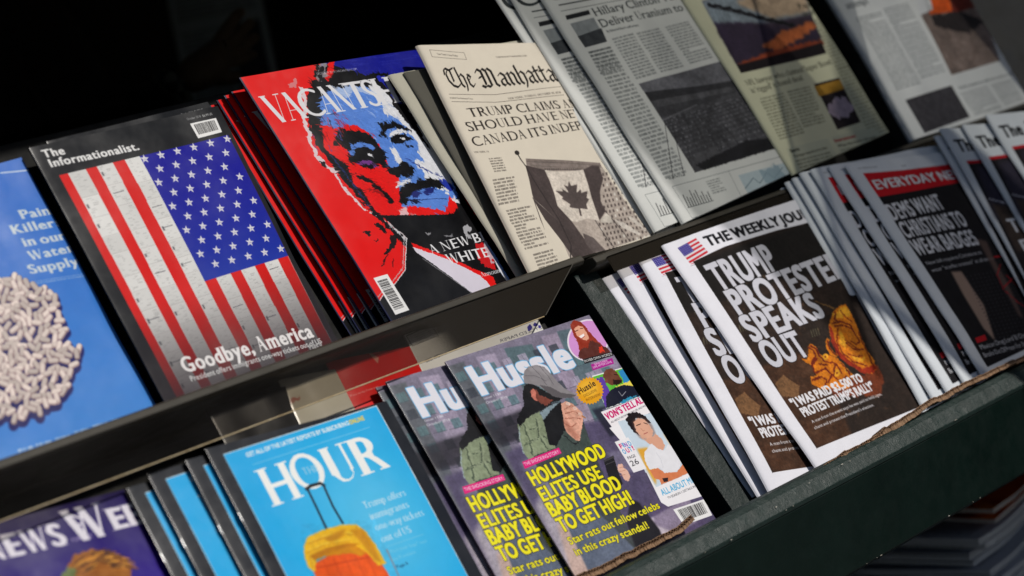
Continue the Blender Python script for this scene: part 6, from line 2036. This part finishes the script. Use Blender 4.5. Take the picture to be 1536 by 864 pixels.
for k in range(3):
    flat_pub('newspaper', .84 + .01 * k, -.14 + .008 * k, .3665 + .012 * k, .06, .30, .34, .010, MT['lownews'], NEWSED, ('lower', 'middle', 'upper')[k] + ' newspaper of the small flat pile left of the tall dim pile', NP, 'newspapers in the small low pile', .0, 40 + k)

# ------------------------------------------------------------------ the seller in the dark of the kiosk, one hand just catching some light
def skin(name, joints, edges, mat, parent, base, sub=2):
    me = bpy.data.meshes.new(name)
    me.from_pydata([tuple(np.asarray(j[:3]) - base) for j in joints], edges, [])
    o = link(name, me, parent, (mat,))
    sk = o.modifiers.new('skin', 'SKIN'); sk.use_smooth_shade = True
    for v, j in zip(me.skin_vertices[0].data, joints):
        v.radius = (j[3], j[3] * (j[4] if len(j) > 4 else 1))
    me.skin_vertices[0].data[0].use_root = True
    ss = o.modifiers.new('smooth', 'SUBSURF'); ss.levels = ss.render_levels = sub
    return o


m = NT('skin_tone')
m.l(m.ramp(m.noise(60, 4), [(.3, (.22, .11, .06)), (.7, (.30, .155, .09))]), m.b.inputs['Base Color'])
m.b.inputs['Roughness'].default_value = .55
m.b.inputs['Specular IOR Level'].default_value = .25
m.bump(m.noise(300, 3), .3, .0006)
SKIN = m.m
m = NT('jacket_cloth')
m.l(m.ramp(m.noise(200, 4), [(.3, (.004, .004, .005)), (.7, (.009, .009, .010))]), m.b.inputs['Base Color'])
m.b.inputs['Roughness'].default_value = .95
m.b.inputs['Specular IOR Level'].default_value = .05
CLOTH = m.m
m = NT('plaid_cloth')
tc = m.n('ShaderNodeTexCoord'); ck = m.n('ShaderNodeTexChecker'); ck.inputs['Scale'].default_value = 70
ck.inputs[1].default_value = (.16, .15, .12, 1); ck.inputs[2].default_value = (.012, .014, .016, 1)
m.l(tc.outputs['Object'], ck.inputs[0]); m.l(ck.outputs[0], m.b.inputs['Base Color'])
m.b.inputs['Roughness'].default_value = .95
PLAID = m.m
pb = np.array([.42, 1.02, .10])
per = empty('person', Vector(pb), 'person in a dark jacket reaching forward inside the dark kiosk, one hand dimly visible', 'person')
J = [(.42, 1.02, .98, .13, .8), (.42, 1.02, 1.20, .14, .8), (.42, 1.01, 1.40, .15, .75), (.42, 1.01, 1.49, .07), (.42, 1.00, 1.56, .055), (.42, .98, 1.66, .085, 1.1), (.42, .98, 1.76, .07, 1.1),
     (.60, 1.00, 1.42, .062), (.62, .90, 1.22, .05), (.559, .70, 1.205, .037), (.599, .677, 1.232, .031),
     (.24, 1.02, 1.42, .062), (.20, 1.05, 1.16, .05), (.21, .98, .94, .038), (.21, .95, .86, .03),
     (.50, 1.03, .90, .09), (.51, 1.03, .52, .065), (.51, 1.04, .17, .045), (.52, .94, .13, .035),
     (.34, 1.03, .90, .09), (.33, 1.03, .52, .065), (.33, 1.04, .17, .045), (.32, .94, .13, .035)]
E_ = [(0, 1), (1, 2), (2, 3), (3, 4), (4, 5), (5, 6), (2, 7), (7, 8), (8, 9), (9, 10), (2, 11), (11, 12), (12, 13), (13, 14), (0, 15), (15, 16), (16, 17), (17, 18), (0, 19), (19, 20), (20, 21), (21, 22)]
skin('body', J, E_, CLOTH, per, pb)
skin('head', [(.42, .995, 1.60, .058), (.42, .985, 1.66, .088, 1.12), (.42, .985, 1.74, .080, 1.1), (.42, .99, 1.79, .045)], [(0, 1), (1, 2), (2, 3)], SKIN, per, pb)
# hand: wrist, palm and five separate fingers
Hj = [(.610, .676, 1.232, .026, .75), (.632, .675, 1.240, .026, .7), (.655, .680, 1.252, .034, .6), (.680, .683, 1.262, .032, .55)]
He = [(0, 1), (1, 2), (2, 3)]
fing = [[(.694, .690, 1.275, .0100), (.716, .694, 1.289, .0092), (.740, .701, 1.302, .0082), (.760, .706, 1.311, .0070)],
        [(.700, .684, 1.266, .0100), (.724, .688, 1.276, .0092), (.746, .692, 1.287, .0082), (.766, .697, 1.294, .0070)],
        [(.702, .679, 1.257, .0098), (.724, .681, 1.263, .0090), (.745, .684, 1.270, .0080), (.760, .687, 1.274, .0068)],
        [(.694, .674, 1.248, .0090), (.712, .674, 1.249, .0082), (.728, .675, 1.251, .0072), (.742, .676, 1.253, .0060)]]
for f_ in fing:
    i0 = len(Hj); Hj += f_
    He += [(3, i0), (i0, i0 + 1), (i0 + 1, i0 + 2), (i0 + 2, i0 + 3)]
i0 = len(Hj)
Hj += [(.654, .664, 1.236, .0115), (.672, .655, 1.231, .0100), (.690, .650, 1.230, .0085)]
He += [(1, i0), (i0, i0 + 1), (i0 + 1, i0 + 2)]
skin('hand', Hj, He, SKIN, per, pb)
skin('plaid_cuff', [(.585, .682, 1.221, .040, .95), (.600, .678, 1.228, .040, .95), (.612, .676, 1.233, .036, .95)], [(0, 1), (1, 2)], PLAID, per, pb, 1)

# a page pinned up far inside, barely lit
pp = empty('wall_newspaper', Vector((1.30, 1.55, 1.02)), 'faint newspaper page hanging in the dark behind the rack, above the portrait magazine', 'newspaper')
V = []; UV = []
for i in range(7):
    for j in range(9):
        s_, t_ = i / 6, j / 8
        V.append((1.30 + .17 * s_, 1.55 - .05 * s_ + .006 * math.sin(6 * s_ + 3 * t_), 1.02 + .42 * t_)); UV.append((s_, t_))
F = [(i * 9 + j, (i + 1) * 9 + j, (i + 1) * 9 + j + 1, i * 9 + j + 1) for i in range(6) for j in range(8)]
mesh_from('front_page', V, F, pp, (MT['lownews'],), pp.location, smooth=True, uvs=UV)
